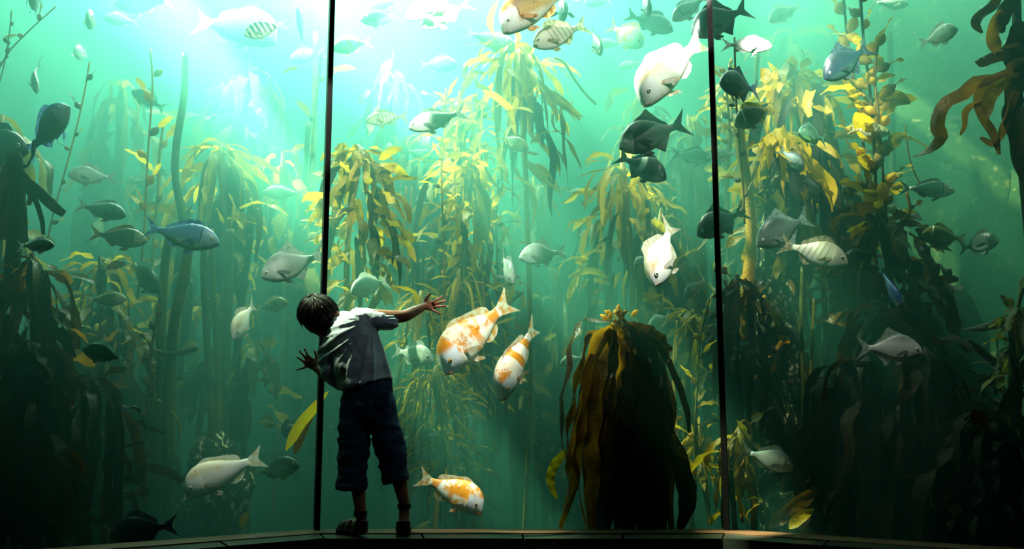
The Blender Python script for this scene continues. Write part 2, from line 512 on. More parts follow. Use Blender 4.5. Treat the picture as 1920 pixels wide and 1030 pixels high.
def fish_parts(kind, bend, rng, pect, dors):
    K = SHAPES[kind]
    H, W = K['H'], K['W']
    top = lambda s: curve(K['top'], s) * H
    bot = lambda s: curve(K['bot'], s) * H

    def wid(s):
        g = 1.0 + 0.05 * max(0.0, min(1.0, (0.285 - s) / 0.012)) * (1 if s > .06 else 0)
        return curve(K['wid'], s) * W * g

    def bd(p):
        x, y, z = p
        k = max(0.0, 0.22 - x)
        return (x, y + bend * k * k, z)
    out = {}
    ss = [0, .008, .02, .04, .065, .095, .13, .165, .2, .235, .262, .275, .288, .32, .36, .41, .46, .52, .58, .64, .7, .76, .82, .88, .94, 1.0]
    m = 20
    vs_, fs = [], []
    for s in ss:
        t, b, w_ = top(s), bot(s), wid(s)
        c, h = (t + b) / 2, (t - b) / 2
        for k in range(m):
            a = 2 * math.pi * k / m
            sy = math.sin(a)
            z = c + h * math.cos(a)
            y = w_ * math.copysign(abs(sy) ** 0.85, sy)
            vs_.append(bd((sx(s), y, z)))
    for i in range(len(ss) - 1):
        for k in range(m):
            k2 = (k + 1) % m
            fs.append((i * m + k, i * m + k2, (i + 1) * m + k2, (i + 1) * m + k))
    fs.append(tuple(range(m - 1, -1, -1)))
    fs.append(tuple((len(ss) - 1) * m + k for k in range(m)))
    out['body'] = (vs_, fs)
    # tail fin: rays spread from the tail root, forked margin
    sp, fk = K['span'], K['fork']

    def tail(u, v):
        q = 2 * u - 1
        z0 = (bot(1) + top(1)) / 2 + q * 0.92 * (top(1) - bot(1)) / 2
        xo = -0.5 + fk * (1 - abs(q) ** 1.15) + 0.03 * max(0, abs(q) - .9) * 10 * 0.2
        zo = q * sp
        e = v ** 0.85
        x = sx(.985) * (1 - v) + xo * v
        z = z0 * (1 - e) + zo * e - math.copysign(0.012, q) * math.sin(math.pi * v) * abs(q)
        ry = 0.0035 * (1 if int(round(u * 18)) % 2 else -1) * v
        return bd((x, ry, z))
    out['tail_fin'] = grid(tail, 18, 5)

    def ridge(tab, edge, sign, lean):
        s0, s1 = tab[0][0], tab[-1][0]

        def f(u, v):
            s = s0 + (s1 - s0) * u
            hgt = curve_raw(tab, s) * dors
            zb = edge(s) - sign * 0.012
            return bd((sx(s) - lean * v * hgt, 0.003 * (1 if int(round(u * 20)) % 2 else -1) * v, zb + sign * v * (hgt + 0.012)))
        return grid(f, 20, 3)

    def curve_raw(tab, s):
        return float(np.interp(s, [a for a, b in tab], [b for a, b in tab]))
    out['dorsal_fin'] = ridge(K['dorsal'], top, 1, 0.55)
    out['anal_fin'] = ridge(K['anal'], bot, -1, 0.7)

    def leaf(root, d, wdir, ln, wd):
        root, d, wdir = V(root), V(d).normalized(), V(wdir).normalized()

        def f(u, v):
            a = (u - 0.5) * 2
            r = ln * (1 - 0.35 * abs(a) - 0.15 * a)
            p = root + d * (r * v) + wdir * (a * wd * (0.25 + 0.75 * math.sin(min(1.0, v * 1.15) * math.pi * 0.62)))
            nn = d.cross(wdir)
            p += nn * (0.004 * (1 if int(round(u * 10)) % 2 else -1) * v)
            return bd(tuple(p))
        return grid(f, 10, 4)
    out['pectoral_fin'] = []
    out['pelvic_fin'] = []
    out['eye'] = []
    out['mouth'] = []
    for sd in (1, -1):
        s = .29
        z = bot(s) + (top(s) - bot(s)) * .36
        out['pectoral_fin'].append(leaf((sx(s), sd * wid(s) * .97, z), (-1.0, sd * (0.22 + pect), -0.30), (0.35, 0, 1), .20, .040))
        s = .37
        out['pelvic_fin'].append(leaf((sx(s), sd * wid(s) * .3, bot(s) + .012), (-.8, sd * .25, -.62), (.75, 0, -.5), .125, .028))
        es, ez = K['eyes']
        r = K['eye']
        z = bot(es) + (top(es) - bot(es)) * ez
        c, h = (top(es) + bot(es)) / 2, (top(es) - bot(es)) / 2
        yw = wid(es) * math.sqrt(max(0.05, 1 - ((z - c) / h) ** 2)) ** 0.85
        ev, ef = [], []
        for i in range(7):
            ph = math.pi * 0.5 * i / 6
            for k in range(14):
                a = 2 * math.pi * k / 14
                ev.append((r * math.sin(ph) * math.cos(a), sd * r * 0.42 * math.cos(ph), r * math.sin(ph) * math.sin(a)))
        for i in range(6):
            for k in range(14):
                k2 = (k + 1) % 14
                ef.append((i * 14 + k, i * 14 + k2, (i + 1) * 14 + k2, (i + 1) * 14 + k))
        out['eye'].append((ev, ef, (sx(es), sd * (yw - .002), z)))
    # lips: one tube round the muzzle, corner to corner
    mp = []
    for i in range(13):
        a = -1 + 2 * i / 12
        s = .004 + .062 * abs(a) ** 1.6
        fr = .33 if kind != 'cracker' else .20
        t, b, w_ = top(s), bot(s), wid(s)
        z = b + (t - b) * (fr if abs(a) < .9 else fr * .8)
        c, h = (t + b) / 2, (t - b) / 2
        yy = w_ * math.sqrt(max(.04, 1 - ((z - c) / h) ** 2)) * 1.0
        mp.append(V(bd((sx(s) + .003, math.copysign(yy, a) * min(1, abs(a) * 2.2), z - .010 * abs(a) ** 3))))
    rr = [.004 + .0085 * (1 - abs(-1 + 2 * i / 12) ** 2) for i in range(13)]
    if kind != 'cracker':
        rr = [x * .55 for x in rr]
    out['mouth'] = tube(mp, rr, 6)
    return out


def fish_mat(name, back, flank, belly, bars=None, blotch=None, head=None, gill=None, rough=0.42, mottle=0.25, zr=(-.10, .0, .02, .14), metal=0.0, horiz=0.0):
    t = NT(name)
    tc = t.n('TexCoord').outputs['Object']
    sep = t.n('SeparateXYZ', {0: tc})
    x, z = sep.outputs[0], sep.outputs[2]
    nz = t.n('TexNoise', {'Vector': tc, 'Scale': 9.0, 'Detail': 4.0}).outputs[0]
    zz = t.math('ADD', z, t.math('MULTIPLY', t.math('SUBTRACT', nz, 0.5), 0.06))
    col = t.mix(t.sstep(zz, zr[0], zr[1]), belly, flank)
    col = t.mix(t.sstep(zz, zr[2], zr[3]), col, back)
    if bars:
        bc, n, wdt, amt, x0, x1 = bars
        ph = t.math('ADD', t.math('MULTIPLY', x, n), t.math('MULTIPLY', z, n * -0.25))
        sn = t.math('SINE', t.math('MULTIPLY', ph, 2 * math.pi))
        sn = t.math('ADD', sn, t.math('MULTIPLY', t.math('SUBTRACT', nz, 0.5), 0.8))
        f = t.sstep(sn, wdt, wdt + 0.35)
        f = t.math('MULTIPLY', f, t.math('MULTIPLY', t.sstep(x, x0, x0 + .03), t.sstep(x, x1, x1 - .03)))
        f = t.math('MULTIPLY', f, t.sstep(z, -0.2, 0.0))
        col = t.mix(t.math('MULTIPLY', f, amt), col, bc)
    if blotch:
        for bc, scl, lo, hi, zlo in blotch:
            b = t.n('TexNoise', {'Vector': tc, 'Scale': scl, 'Detail': 6.0, 'Roughness': 0.75}).outputs[0]
            f = t.math('MULTIPLY', t.sstep(b, lo, hi), t.sstep(z, zlo, zlo + 0.08))
            col = t.mix(f, col, bc)
    if head:
        hc, x0 = head
        hx = t.math('ADD', x, t.math('MULTIPLY', z, 0.25))
        hm = t.math('MULTIPLY', t.sstep(hx, x0, x0 + .03), t.sstep(z, .12, .05))
        col = t.mix(hm, col, hc)
    if gill:
        gc, gx, gw = gill
        gx_ = t.math('ADD', x, t.math('MULTIPLY', t.math('MULTIPLY', z, z), 1.2))
        d = t.math('ABSOLUTE', t.math('SUBTRACT', gx_, gx))
        f = t.math('MULTIPLY', t.sstep(d, gw, gw * .5), t.sstep(z, -.12, -.02))
        col = t.mix(f, col, gc)
    # scale rows: fine streaks along the body
    mp = t.n('Mapping', {'Vector': tc, 'Scale': (46, 46, 80)})
    vr = t.n('TexVoronoi', {'Vector': mp.outputs[0], 'Scale': 1.0})
    col = t.mix(t.math('MULTIPLY', t.sstep(vr.outputs['Distance'], .25, .8), mottle), col, t.mix(0.55, col, (0.01, 0.015, 0.02, 1)))
    bp = t.n('Bump', {'Height': vr.outputs['Distance'], 'Strength': 0.05, 'Distance': 0.01}).outputs[0]
    b = t.n('BsdfPrincipled', {'Base Color': col, 'Roughness': rough, 'Specular IOR Level': 0.5, 'Metallic': metal, 'Normal': bp})
    return t.done(b.outputs[0])


def fin_mat(name, c1, c2, tf=0.45):
    t = NT(name)
    tc = t.n('TexCoord').outputs['Object']
    nz = t.n('TexNoise', {'Vector': tc, 'Scale': 14.0, 'Detail': 3.0}).outputs[0]
    col = t.mix(t.sstep(nz, .4, .65), c1, c2)
    b = t.n('BsdfPrincipled', {'Base Color': col, 'Roughness': .5})
    tr = t.n('BsdfTranslucent', {'Color': col})
    return t.done(t.n('MixShader', {0: tf, 1: b.outputs[0], 2: tr.outputs[0]}).outputs[0])


def eye_mat(name, iris):
    t = NT(name)
    sep = t.n('SeparateXYZ', {0: t.n('TexCoord').outputs['Generated']})
    dx = t.math('SUBTRACT', sep.outputs[0], .5)
    dz = t.math('SUBTRACT', sep.outputs[2], .5)
    r = t.math('SQRT', t.math('ADD', t.math('MULTIPLY', dx, dx), t.math('MULTIPLY', dz, dz)))
    col = t.mix(t.sstep(r, .24, .27), (0.003, 0.003, 0.004, 1), iris)
    col = t.mix(t.sstep(r, .42, .46), col, (0.01, 0.012, 0.015, 1))
    b = t.n('BsdfPrincipled', {'Base Color': col, 'Roughness': .12})
    return t.done(b.outputs[0])


EYE = eye_mat('fish_eye_pale', C('#d8d8c8'))
EYEG = eye_mat('fish_eye_gold', C('#c08a20'))
OR1, OR2 = C('#e8920e'), C('#a85208')
FM = {
    'silver': (fish_mat('silver_fish', C('#5e6a68'), C('#a6b2ac'), C('#d8e0d4'), zr=(-.14, -.05, .05, .18), gill=(C('#1a1e1e'), .285, .012), metal=.15), fin_mat('silver_fin', C('#8a9692'), C('#5a6664')), C('#5a6664'), EYE),
    'grey': (fish_mat('grey_fish', C('#6c7672'), C('#bcc2ba'), C('#e8eae2'), mottle=.3, zr=(-.14, -.05, .06, .19)), fin_mat('grey_fin', C('#989c96'), C('#747e7a')), C('#707470'), EYE),
    'pale': (fish_mat('pale_fish', C('#b0bcae'), C('#d0d8ca'), C('#f0f2ea'), mottle=.12), fin_mat('pale_fin', C('#e0e4da'), C('#b8c2b4')), C('#b0b4a8'), EYE),
    'blue': (fish_mat('blue_fish', C('#2c4c84'), C('#5c80a8'), C('#90b8a0'), gill=(C('#10203c'), .285, .010), head=(C('#8298a8'), .29), mottle=.4, metal=.1), fin_mat('blue_fin', C('#5878a0'), C('#283c5c')), C('#404c5c'), EYE),
    'brown': (fish_mat('brown_fish', C('#4c3c20'), C('#7a6a40'), C('#a0a068'), gill=(C('#060606'), .29, .022), head=(C('#9a9468'), .31), mottle=.4), fin_mat('brown_fin', C('#7a4a18'), C('#4a2c10')), C('#3c301c'), EYE),
    'dark': (fish_mat('dark_fish', C('#0c1216'), C('#1c282c'), C('#54605a'), mottle=.3, head=(C('#3c4444'), .36)), fin_mat('dark_fin', C('#0c1014'), C('#181e20'), .15), C('#1a2020'), EYE),
    'darkband': (fish_mat('pale_banded_dark_fish', C('#10181a'), C('#242e30'), C('#6c7670'), mottle=.3, gill=(C('#c8ccc0'), .03, .07)), fin_mat('banded_dark_fin', C('#1c2424'), C('#3c4644'), .2), C('#1a2020'), EYE),
    'darkface': (fish_mat('pale_faced_dark_fish', C('#0a1012'), C('#141c1e'), C('#48544e'), mottle=.3, head=(C('#98a09a'), .30)), fin_mat('pale_faced_dark_fin', C('#0a0e10'), C('#161c1e'), .15), C('#2a3030'), EYE),
    'slate': (fish_mat('slate_fish', C('#2c3634'), C('#56625e'), C('#9cac9c'), mottle=.4, zr=(-.14, -.06, .04, .18)), fin_mat('slate_fin', C('#8c9894'), C('#5c6864'), .35), C('#3c4644'), EYE),
    'navy': (fish_mat('navy_fish', C('#081224'), C('#122034'), C('#2c4844'), mottle=.35), fin_mat('navy_fin', C('#101c2c'), C('#34424e'), .2), C('#1c242c'), EYE),
    'zebra': (fish_mat('zebra_fish', C('#c8ccc4'), C('#e0e4dc'), C('#eef0ea'), bars=(C('#14181c'), 8.5, -.1, 1.0, -.3, .5), mottle=.1), fin_mat('zebra_fin', C('#c8ccc8'), C('#7c8484')), C('#3c4040'), EYE),
    'banded': (fish_mat('banded_fish', C('#8c8a5c'), C('#b8b68c'), C('#dadcc4'), bars=(C('#4c4a2c'), 12, .1, .8, -.28, .28), mottle=.2), fin_mat('banded_fin', C('#b4ae7c'), C('#6c6c40')), C('#78785c'), EYE),
    'cream': (fish_mat('cream_fish', C('#a8a088'), C('#d8d4c0'), C('#f0efe6'), bars=(C('#6c6648'), 13, .35, .55, -.25, .22), mottle=.15, zr=(-.12, -.03, .05, .2)), fin_mat('cream_fin', C('#b8b090'), C('#6c6848')), C('#8c8874'), EYE),
    'olive': (fish_mat('olive_fish', C('#4c5020'), C('#7c7c38'), C('#a8b070'), bars=(C('#343614'), 11, .1, .8, -.28, .28), gill=(C('#e4e4d0'), .30, .02), mottle=.25), fin_mat('olive_fin', C('#8c8440'), C('#4c4c24')), C('#5c5c38'), EYEG),
    'green': (fish_mat('green_fish', C('#2c4a40'), C('#4c7a5c'), C('#8cd060'), mottle=.35, zr=(-.12, -.06, .0, .14)), fin_mat('green_fin', C('#5c8c78'), C('#2c4c44')), C('#3c5c48'), EYE),
    'white': (fish_mat('white_fish', C('#e8dcc0'), C('#f6f4ec'), C('#e8f0e0'), blotch=[(C('#d8a860'), 7, .52, .7, .03)], head=(C('#f0f4f4'), .30), mottle=.12), fin_mat('white_fin', C('#f4ece0'), C('#e8c8a0')), C('#d8a890'), EYE),
    'orange': (fish_mat('orange_white_fish', C('#f0e0c4'), C('#f8f4ec'), C('#ecf0dc'), bars=(OR1, 3.6, .2, .9, -.32, .1), blotch=[(OR1, 5, .44, .54, -.05), (OR2, 14, .56, .66, -.04), (C('#28180a'), 30, .66, .72, -.02)], head=(C('#e4eef4'), .29), mottle=.1), fin_mat('orange_fin', C('#f4e4c8'), C('#e89a28')), C('#b84a18'), EYEG),
    'bars': (fish_mat('orange_barred_fish', C('#f2e4cc'), C('#f8f4ec'), C('#f0e8d8'), bars=(C('#dc8a12'), 4.2, .1, 1.0, -.32, .24), blotch=[(OR1, 6, .52, .6, .02), (C('#b45c0c'), 14, .56, .66, -.05)], head=(C('#dcecf0'), .30), mottle=.1), fin_mat('orange_barred_fin', C('#f6e8d8'), C('#e8983c')), C('#b0481c'), EYEG),
    'tan': (fish_mat('tan_fish', C('#8a5c28'), C('#c89c5c'), C('#f0ece0'), blotch=[(C('#5c3410'), 9, .55, .7, .0)], head=(C('#f2f2ee'), .27), gill=(C('#8c2c14'), .265, .008), mottle=.25), fin_mat('tan_fin', C('#e8b078'), C('#a0601c')), C('#d0b098'), EYE),
}


def make_fish(label, mk, shape, mat3, length, bend=0.0, pect=0.0, dors=1.0, group=None):
    """mat3: 4x4 placing a fish of length 1, nose along +x, back along +z"""
    body_m, fin_m, lip, eye_m = FM[mk]
    root = empty('fish', (0, 0, 0), label, 'fish', group)
    root.matrix_world = mat3 @ Matrix.Scale(length, 4)
    parts = fish_parts(shape, bend, R, pect, dors)
    mobj('body', *parts['body'], body_m, root)
    for nm in ('tail_fin', 'dorsal_fin', 'anal_fin'):
        mobj(nm, *parts[nm], fin_m, root)
    for nm in ('pectoral_fin', 'pelvic_fin'):
        for g in parts[nm]:
            mobj(nm, *g, fin_m, root)
    for ev, ef, c in parts['eye']:
        mobj('eye', ev, ef, eye_m, root, loc=c)
    if mk not in LIPS:
        LIPS[mk] = plain(mk + '_lips', lip, .5)
    mobj('mouth', *parts['mouth'], LIPS[mk], root)
    return root


LIPS = {}


def axes(c, xdir, roll):
    x = xdir.normalized()
    up = V((0, 0, 1))
    if abs(x.dot(up)) > .97:
        up = V((0, -.5, .85))
    y = up.cross(x).normalized()
    z = x.cross(y)
    m = Matrix(((x.x, y.x, z.x, c.x), (x.y, y.y, z.y, c.y), (x.z, y.z, z.z, c.z), (0, 0, 0, 1)))
    return m @ Matrix.Rotation(rad(roll), 4, 'X')


def fish_px(label, mk, shape, sx_, sy_, tx_, ty_, Y, yaw=0, roll=0, bend=0.0, pect=0.0, dors=1.0):
    """from the nose and the tail end as seen; yaw > 0 turns the nose towards the viewer"""
    a, b = P(sx_, sy_, Y), P(tx_, ty_, Y)
    dl = (a - b).length * math.tan(rad(yaw))
    a, b = P(sx_, sy_, Y - dl / 2), P(tx_, ty_, Y + dl / 2)
    make_fish(label, mk, shape, axes((a + b) / 2, a - b, roll), (a - b).length, bend, pect, dors)


def fish_at(label, mk, shape, cx, cy, size, Y, heading, pitch=0, roll=0, bend=0.0, pect=0.0, dors=1.0):
    """heading 0 = nose to the right, 90 = away, 180 = left, 270 = towards the viewer"""
    h, p = rad(heading), rad(pitch)
    d = V((math.cos(h) * math.cos(p), math.sin(h) * math.cos(p), math.sin(p)))
    make_fish(label, mk, shape, axes(P(cx, cy, Y), d, roll), size, bend, pect, dors)


FISH = [
    # left pane
    ('zebra-striped black and white fish in the bright haze left of the left joint', 'zebra', 'bream', 458, 66, 538, 44, 5.4, 8, -8),
    ('huge pale fish fading into the white glare behind the zebra-striped fish', 'pale', 'cracker', 520, 62, 362, 40, 7.2, 15, 0),
    ('pale fish on the hazy far side between zebra-striped fish and left joint', 'pale', 'bream', 542, 112, 612, 98, 7.6, 0, 0),
    ('grey-green fish swimming left across the beaded strand at the upper left', 'green', 'bream', 247, 170, 311, 206, 6.0, 5, 0),
    ('slim grey fish nose-down with bent body at the upper left', 'grey', 'slim', 70, 174, 54, 114, 5.2, 25, 20, .5),
    ('blue-headed fish rising towards the glass at the far left', 'blue', 'bream', 129, 199, 50, 292, 4.6, 30, 15),
    ('big dark blue fish cut off by the left edge of the picture', 'navy', 'bream', 54, 284, -95, 262, 4.7, 5, 0),
    ('silver fish with black gill band above the brown fish at the left', 'silver', 'slim', 237, 404, 140, 383, 4.9, 5, -4),
    ('brown fish with rust-coloured tail overlapping the blue fish tail', 'brown', 'slim', 276, 452, 164, 437, 4.95, 5, -2),
    ('large deep blue fish swimming right in the left pane', 'blue', 'slim', 412, 456, 265, 425, 4.85, 6, -4),
    ('green-bellied fish nosing down right below the blue fish', 'green', 'bream', 301, 546, 229, 490, 5.2, 25, 22, .3),
    ('dark silver fish above the dark kelp clump at the left edge', 'silver', 'slim', 102, 460, 30, 462, 4.12, 10, 0),
    ('pale hazy fish swimming left in front of the golden drooping kelp', 'pale', 'slim', 493, 360, 575, 364, 6.6, 0, 0),
    ('large grey fish with pointed back fin left of the joint above the child', 'grey', 'galjoen', 489, 518, 614, 474, 5.0, 8, -4),
    ('small pale fish half hidden by the dark stems', 'pale', 'bream', 355, 572, 394, 556, 6.0, 10, 0),
    ('pale yellow fish swimming right behind the white fish left of the child', 'banded', 'bream', 541, 568, 478, 580, 5.8, 5, 0),
    ('white fish nosing down with tail raised left of the child', 'white', 'bream', 436, 636, 478, 566, 5.1, 45, 0),
    ('green striped fish among the dim beaded strands at the left', 'banded', 'slim', 238, 560, 158, 564, 4.9, 0, 0),
    ('dim dark green fish low among the brown kelp at the left', 'green', 'bream', 155, 655, 238, 676, 4.25, 0, 0),
    ('tiny green fish between the dark stems', 'green', 'slim', 326, 645, 344, 641, 6.2, 0, 0),
    ('big white fish near the ledge at the lower left', 'white', 'cracker', 345, 918, 497, 855, 4.75, 12, -6),
    ('dark green fish behind the tail of the big white fish', 'green', 'bream', 562, 872, 470, 890, 5.1, 10, 0),
    ('very dim big fish low above the ledge at the lower left', 'navy', 'bream', 205, 1004, 335, 984, 4.25, 0, 0),
    ('pale fish high up whose white belly shows at the top edge', 'pale', 'slim', 215, 8, 332, 2, 6.0, 0, -15),
    # middle pane
    ('orange and white fish cut by the left joint near the top', 'bars', 'bream', 622, 92, 698, 78, 6.0, 12, -6),
    ('grey fish just right of the left joint near the top', 'grey', 'bream', 675, 37, 756, 32, 5.6, 5, 0),
    ('upper of two white fish slanting down at the top of the middle pane', 'white', 'slim', 760, 34, 868, -22, 5.4, 8, -10),
    ('lower of two white fish slanting down at the top of the middle pane', 'white', 'slim', 788, 50, 888, 2, 5.5, 8, -12),
    ('pale ghostly fish at the top edge above the grey fish', 'pale', 'bream', 700, 12, 752, 0, 6.8, 0, 0),
    ('large tan fish with white face at the top edge of the middle pane', 'tan', 'cracker', 936, 46, 1076, -22, 4.95, 10, -12),
    ('cream bream with faint bars and dark tail below the tan fish', 'cream', 'bream', 999, 86, 1104, 44, 5.1, 5, -8),
    ('pale hazy fish swimming right in front of the upper kelp crown', 'pale', 'slim', 972, 92, 866, 58, 6.4, 0, 0),
    ('whitish blurred fish above the hazy middle kelp', 'pale', 'bream', 858, 122, 784, 122, 7.0, 15, 0),
    ('pale yellow striped fish left of the silver fish in the middle pane', 'banded', 'slim', 686, 226, 768, 218, 6.0, 0, 0),
    ('silver grey fish swimming left in the upper middle pane', 'grey', 'slim', 766, 240, 878, 208, 5.2, 8, -4),
    ('golden-backed fish turning down right above the strap blades', 'banded', 'slim', 991, 280, 932, 252, 5.6, 30, 10, .3),
    ('faint fish swimming right in front of the yellow kelp column', 'green', 'slim', 823, 298, 752, 280, 7.0, 0, 0),
    ('whitish fish facing the glass just right of the joint above the child', 'pale', 'bream', 658, 548, 730, 525, 5.2, 42, 0),
    ('silver fish with dark fin tips swimming left in the middle of the pane', 'grey', 'galjoen', 973, 482, 1064, 472, 5.5, 8, 0),
    ('pale blurred fish between the child and the large orange fish', 'pale', 'bream', 812, 676, 736, 656, 5.2, 35, 0),
    ('large orange and white fish nosing down beside the child\'s outstretched hand', 'orange', 'cracker', 824, 686, 962, 560, 4.85, 18, -8),
    ('smaller orange barred fish nosing down right of the large orange fish', 'bars', 'cracker', 934, 738, 1006, 606, 4.9, 30, -12),
    ('orange and white fish swimming right by the child\'s feet', 'orange', 'cracker', 908, 950, 782, 892, 4.75, 14, 0),
    ('faint green fish behind the child\'s right leg', 'green', 'bream', 837, 832, 768, 820, 5.9, 5, 0),
    ('small pale fish far off in the open middle water', 'pale', 'slim', 1096, 358, 1060, 361, 7.2, 0, 0),
    ('big white fish slanting down left beside the right joint', 'white', 'cracker', 1196, 182, 1322, 70, 4.85, 14, -10),
    ('black fish with pale face left of the right joint', 'darkface', 'galjoen', 1160, 276, 1292, 228, 5.0, 6, -2),
    ('dark fish with a pale band below the black fish', 'darkband', 'galjoen', 1250, 335, 1154, 290, 5.2, 10, 0),
    ('dim dark fish behind the right joint, level with the black fish', 'dark', 'bream', 1334, 300, 1258, 288, 5.9, 0, 0),
    ('brilliant white fish diving down left of the right joint', 'white', 'bream', 1226, 536, 1260, 414, 4.85, 30, 25),
    ('small white fish behind the brilliant white diving fish', 'pale', 'bream', 1190, 502, 1214, 476, 5.5, 20, 0),
    ('dark fish crossing the right joint at the top edge', 'dark', 'galjoen', 1296, 62, 1408, 12, 4.95, 8, -4),
    ('silver fish with large eye at the top edge beside the right joint', 'silver', 'slim', 1260, 38, 1330, -10, 5.3, 12, 0),
    ('blue-grey fish swimming right at the top of the middle pane', 'navy', 'bream', 1262, 58, 1172, 26, 5.9, 0, 0),
    ('white and orange blurred fish facing right near the top', 'bars', 'bream', 1206, 86, 1140, 46, 5.8, 35, 0),
    ('pale fish behind the white and orange blurred fish', 'pale', 'slim', 1118, 82, 1172, 82, 6.6, 0, 0),
    ('pale outlined fish left of the big white slanting fish', 'pale', 'slim', 1160, 126, 1206, 116, 7.0, 0, 0),
    ('hazy pale fish at the top edge right of the tan fish', 'pale', 'bream', 1094, 6, 1150, 2, 6.6, 0, 0),
    ('silver fish among kelp low beside the right joint', 'silver', 'bream', 1284, 558, 1322, 524, 5.4, 15, 0),
    ('glittering pale fish behind the crown of the dark kelp plant', 'pale', 'bream', 1216, 616, 1258, 590, 5.5, 25, 0),
    ('pale fish half hidden behind the left side of the dark kelp plant', 'pale', 'bream', 1050, 684, 1096, 668, 5.4, 10, 0),
    # right pane
    ('grey fish swimming right just right of the right joint', 'grey', 'slim', 1448, 86, 1350, 84, 5.0, 5, 0),
    ('small grey fish at the top of the right pane', 'grey', 'bream', 1441, 40, 1505, 8, 5.6, 5, 0),
    ('brown striped fish slanting down left over the thick yellow stem', 'olive', 'bream', 1377, 236, 1456, 196, 5.0, 15, -6),
    ('navy fish with pale tail in front of the golden right kelp', 'navy', 'galjoen', 1544, 146, 1634, 84, 4.9, 8, -4),
    ('white fish turning right in the clear water at the upper right', 'pale', 'bream', 1796, 54, 1722, 84, 5.0, 42, 8),
    ('long green fish swimming right across the bead cluster', 'banded', 'slim', 1670, 250, 1590, 240, 5.1, 15, 0),
    ('grey-brown fish swimming right in front of the speckled rock wall', 'silver', 'slim', 1790, 358, 1684, 352, 4.9, 5, 0),
    ('olive striped fish swimming left in front of the speckled rock wall', 'olive', 'bream', 1727, 440, 1814, 450, 5.0, 5, 0),
    ('dark grey fish with forked pale tail raised, right of the joint', 'slate', 'galjoen', 1418, 458, 1522, 404, 4.9, 10, -4),
    ('striped pale fish swimming right in the right pane', 'cream', 'bream', 1590, 494, 1460, 456, 4.8, 10, 0),
    ('black fish crossing the right joint at mid height', 'dark', 'galjoen', 1306, 440, 1402, 392, 5.1, 8, 0),
    ('pale green fish by the foot of the thick yellow stem', 'banded', 'bream', 1384, 356, 1440, 350, 5.5, 20, 0),
    ('green fish with big eye just right of the right joint', 'silver', 'bream', 1336, 296, 1384, 288, 5.6, 5, 0),
    ('grey-blue fish diving in front of the dark kelp mass', 'blue', 'slim', 1692, 578, 1648, 500, 4.36, 30, 25),
    ('grey fish swimming right against the black kelp at the lower right', 'grey', 'galjoen', 1730, 658, 1604, 652, 4.32, 8, 0),
    ('grey fish nosing down right above the pale rocks', 'grey', 'bream', 1488, 878, 1388, 844, 4.72, 12, 0),
    ('small banded fish tucked in the golden leaves', 'olive', 'bream', 1578, 364, 1622, 342, 5.2, 10, 0),
    ('dim grey fish facing left below the small banded fish', 'grey', 'bream', 1574, 416, 1620, 396, 5.3, 25, 0),
    ('dark fish behind the head of the striped pale fish', 'dark', 'slim', 1584, 478, 1650, 476, 4.9, 0, 0),
    ('pale long fish at the top edge above the navy fish', 'pale', 'slim', 1704, 8, 1630, 4, 5.8, 0, 0),
    ('pale fish partly hidden by brown kelp at the upper right edge', 'pale', 'bream', 1882, 84, 1935, 74, 5.4, 0, 0),
]
for f in FISH:
    fish_px(*f)

FISH2 = [
    # label, material, shape, centre x, y, length m, Y, heading, pitch, roll
    ('rounded grey fish head-on at the top edge of the left pane', 'grey', 'bream', 66, 4, .34, 5.0, 292, -5, 0),
    ('round grey-white fish head-on near the top left', 'pale', 'bream', 170, 42, .30, 5.6, 290, -12, 0),
    ('ghostly pale fish right of the round head-on fish', 'pale', 'bream', 228, 38, .24, 6.6, 200, 0, 0),
    ('tiny fish head-on with fins spread in the left green water', 'pale', 'bream', 152, 99, .24, 6.0, 275, -25, 0, 0, .9),
    ('rounded grey fish above the silver fish at the left', 'grey', 'bream', 174, 331, .26, 5.3, 215, -4, 0),
    ('thin pale fish edge-on in the glare left of the left joint', 'pale', 'slim', 564, 52, .34, 6.6, 268, 55, 0),
    ('grey fish head-on with fins spread left of the silver fish in mid pane', 'grey', 'bream', 951, 504, .34, 5.6, 285, -38, 0, 0, .9),
    ('blue-grey fish head-on behind the tail of the tan fish', 'navy', 'bream', 1052, 24, .34, 5.4, 275, -20, 0, 0, .9),
    ('dark narrow fish nose-down right of the cream bream', 'dark', 'slim', 1117, 78, .24, 5.6, 300, -62, 0),
    ('dark fish nose-down at the top edge above the blue-grey fish', 'navy', 'bream', 1210, 8, .26, 5.5, 280, -55, 0),
    ('round dark blue fish turned away right of the right joint', 'navy', 'galjoen', 1388, 162, .34, 5.0, 218, -4, 0),
    ('grey-green fish turned towards the glass in the right kelp', 'green', 'bream', 1524, 256, .27, 5.2, 220, 0, 0),
    ('small dim fish nose-down in front of the golden leaves', 'silver', 'slim', 1483, 297, .22, 5.2, 310, -45, 0),
    ('small dark fish upright in the shade of the right kelp', 'dark', 'slim', 1524, 352, .24, 5.3, 300, -60, 0),
    ('small dark fish head-on right of the olive striped fish', 'dark', 'bream', 1834, 459, .26, 5.0, 292, 0, 0, 0, .7),
    ('small pale fish in the curling leaves beside the rock wall', 'pale', 'bream', 1682, 398, .14, 5.2, 220, 0, 0),
]
for f in FISH2:
    fish_at(*f)

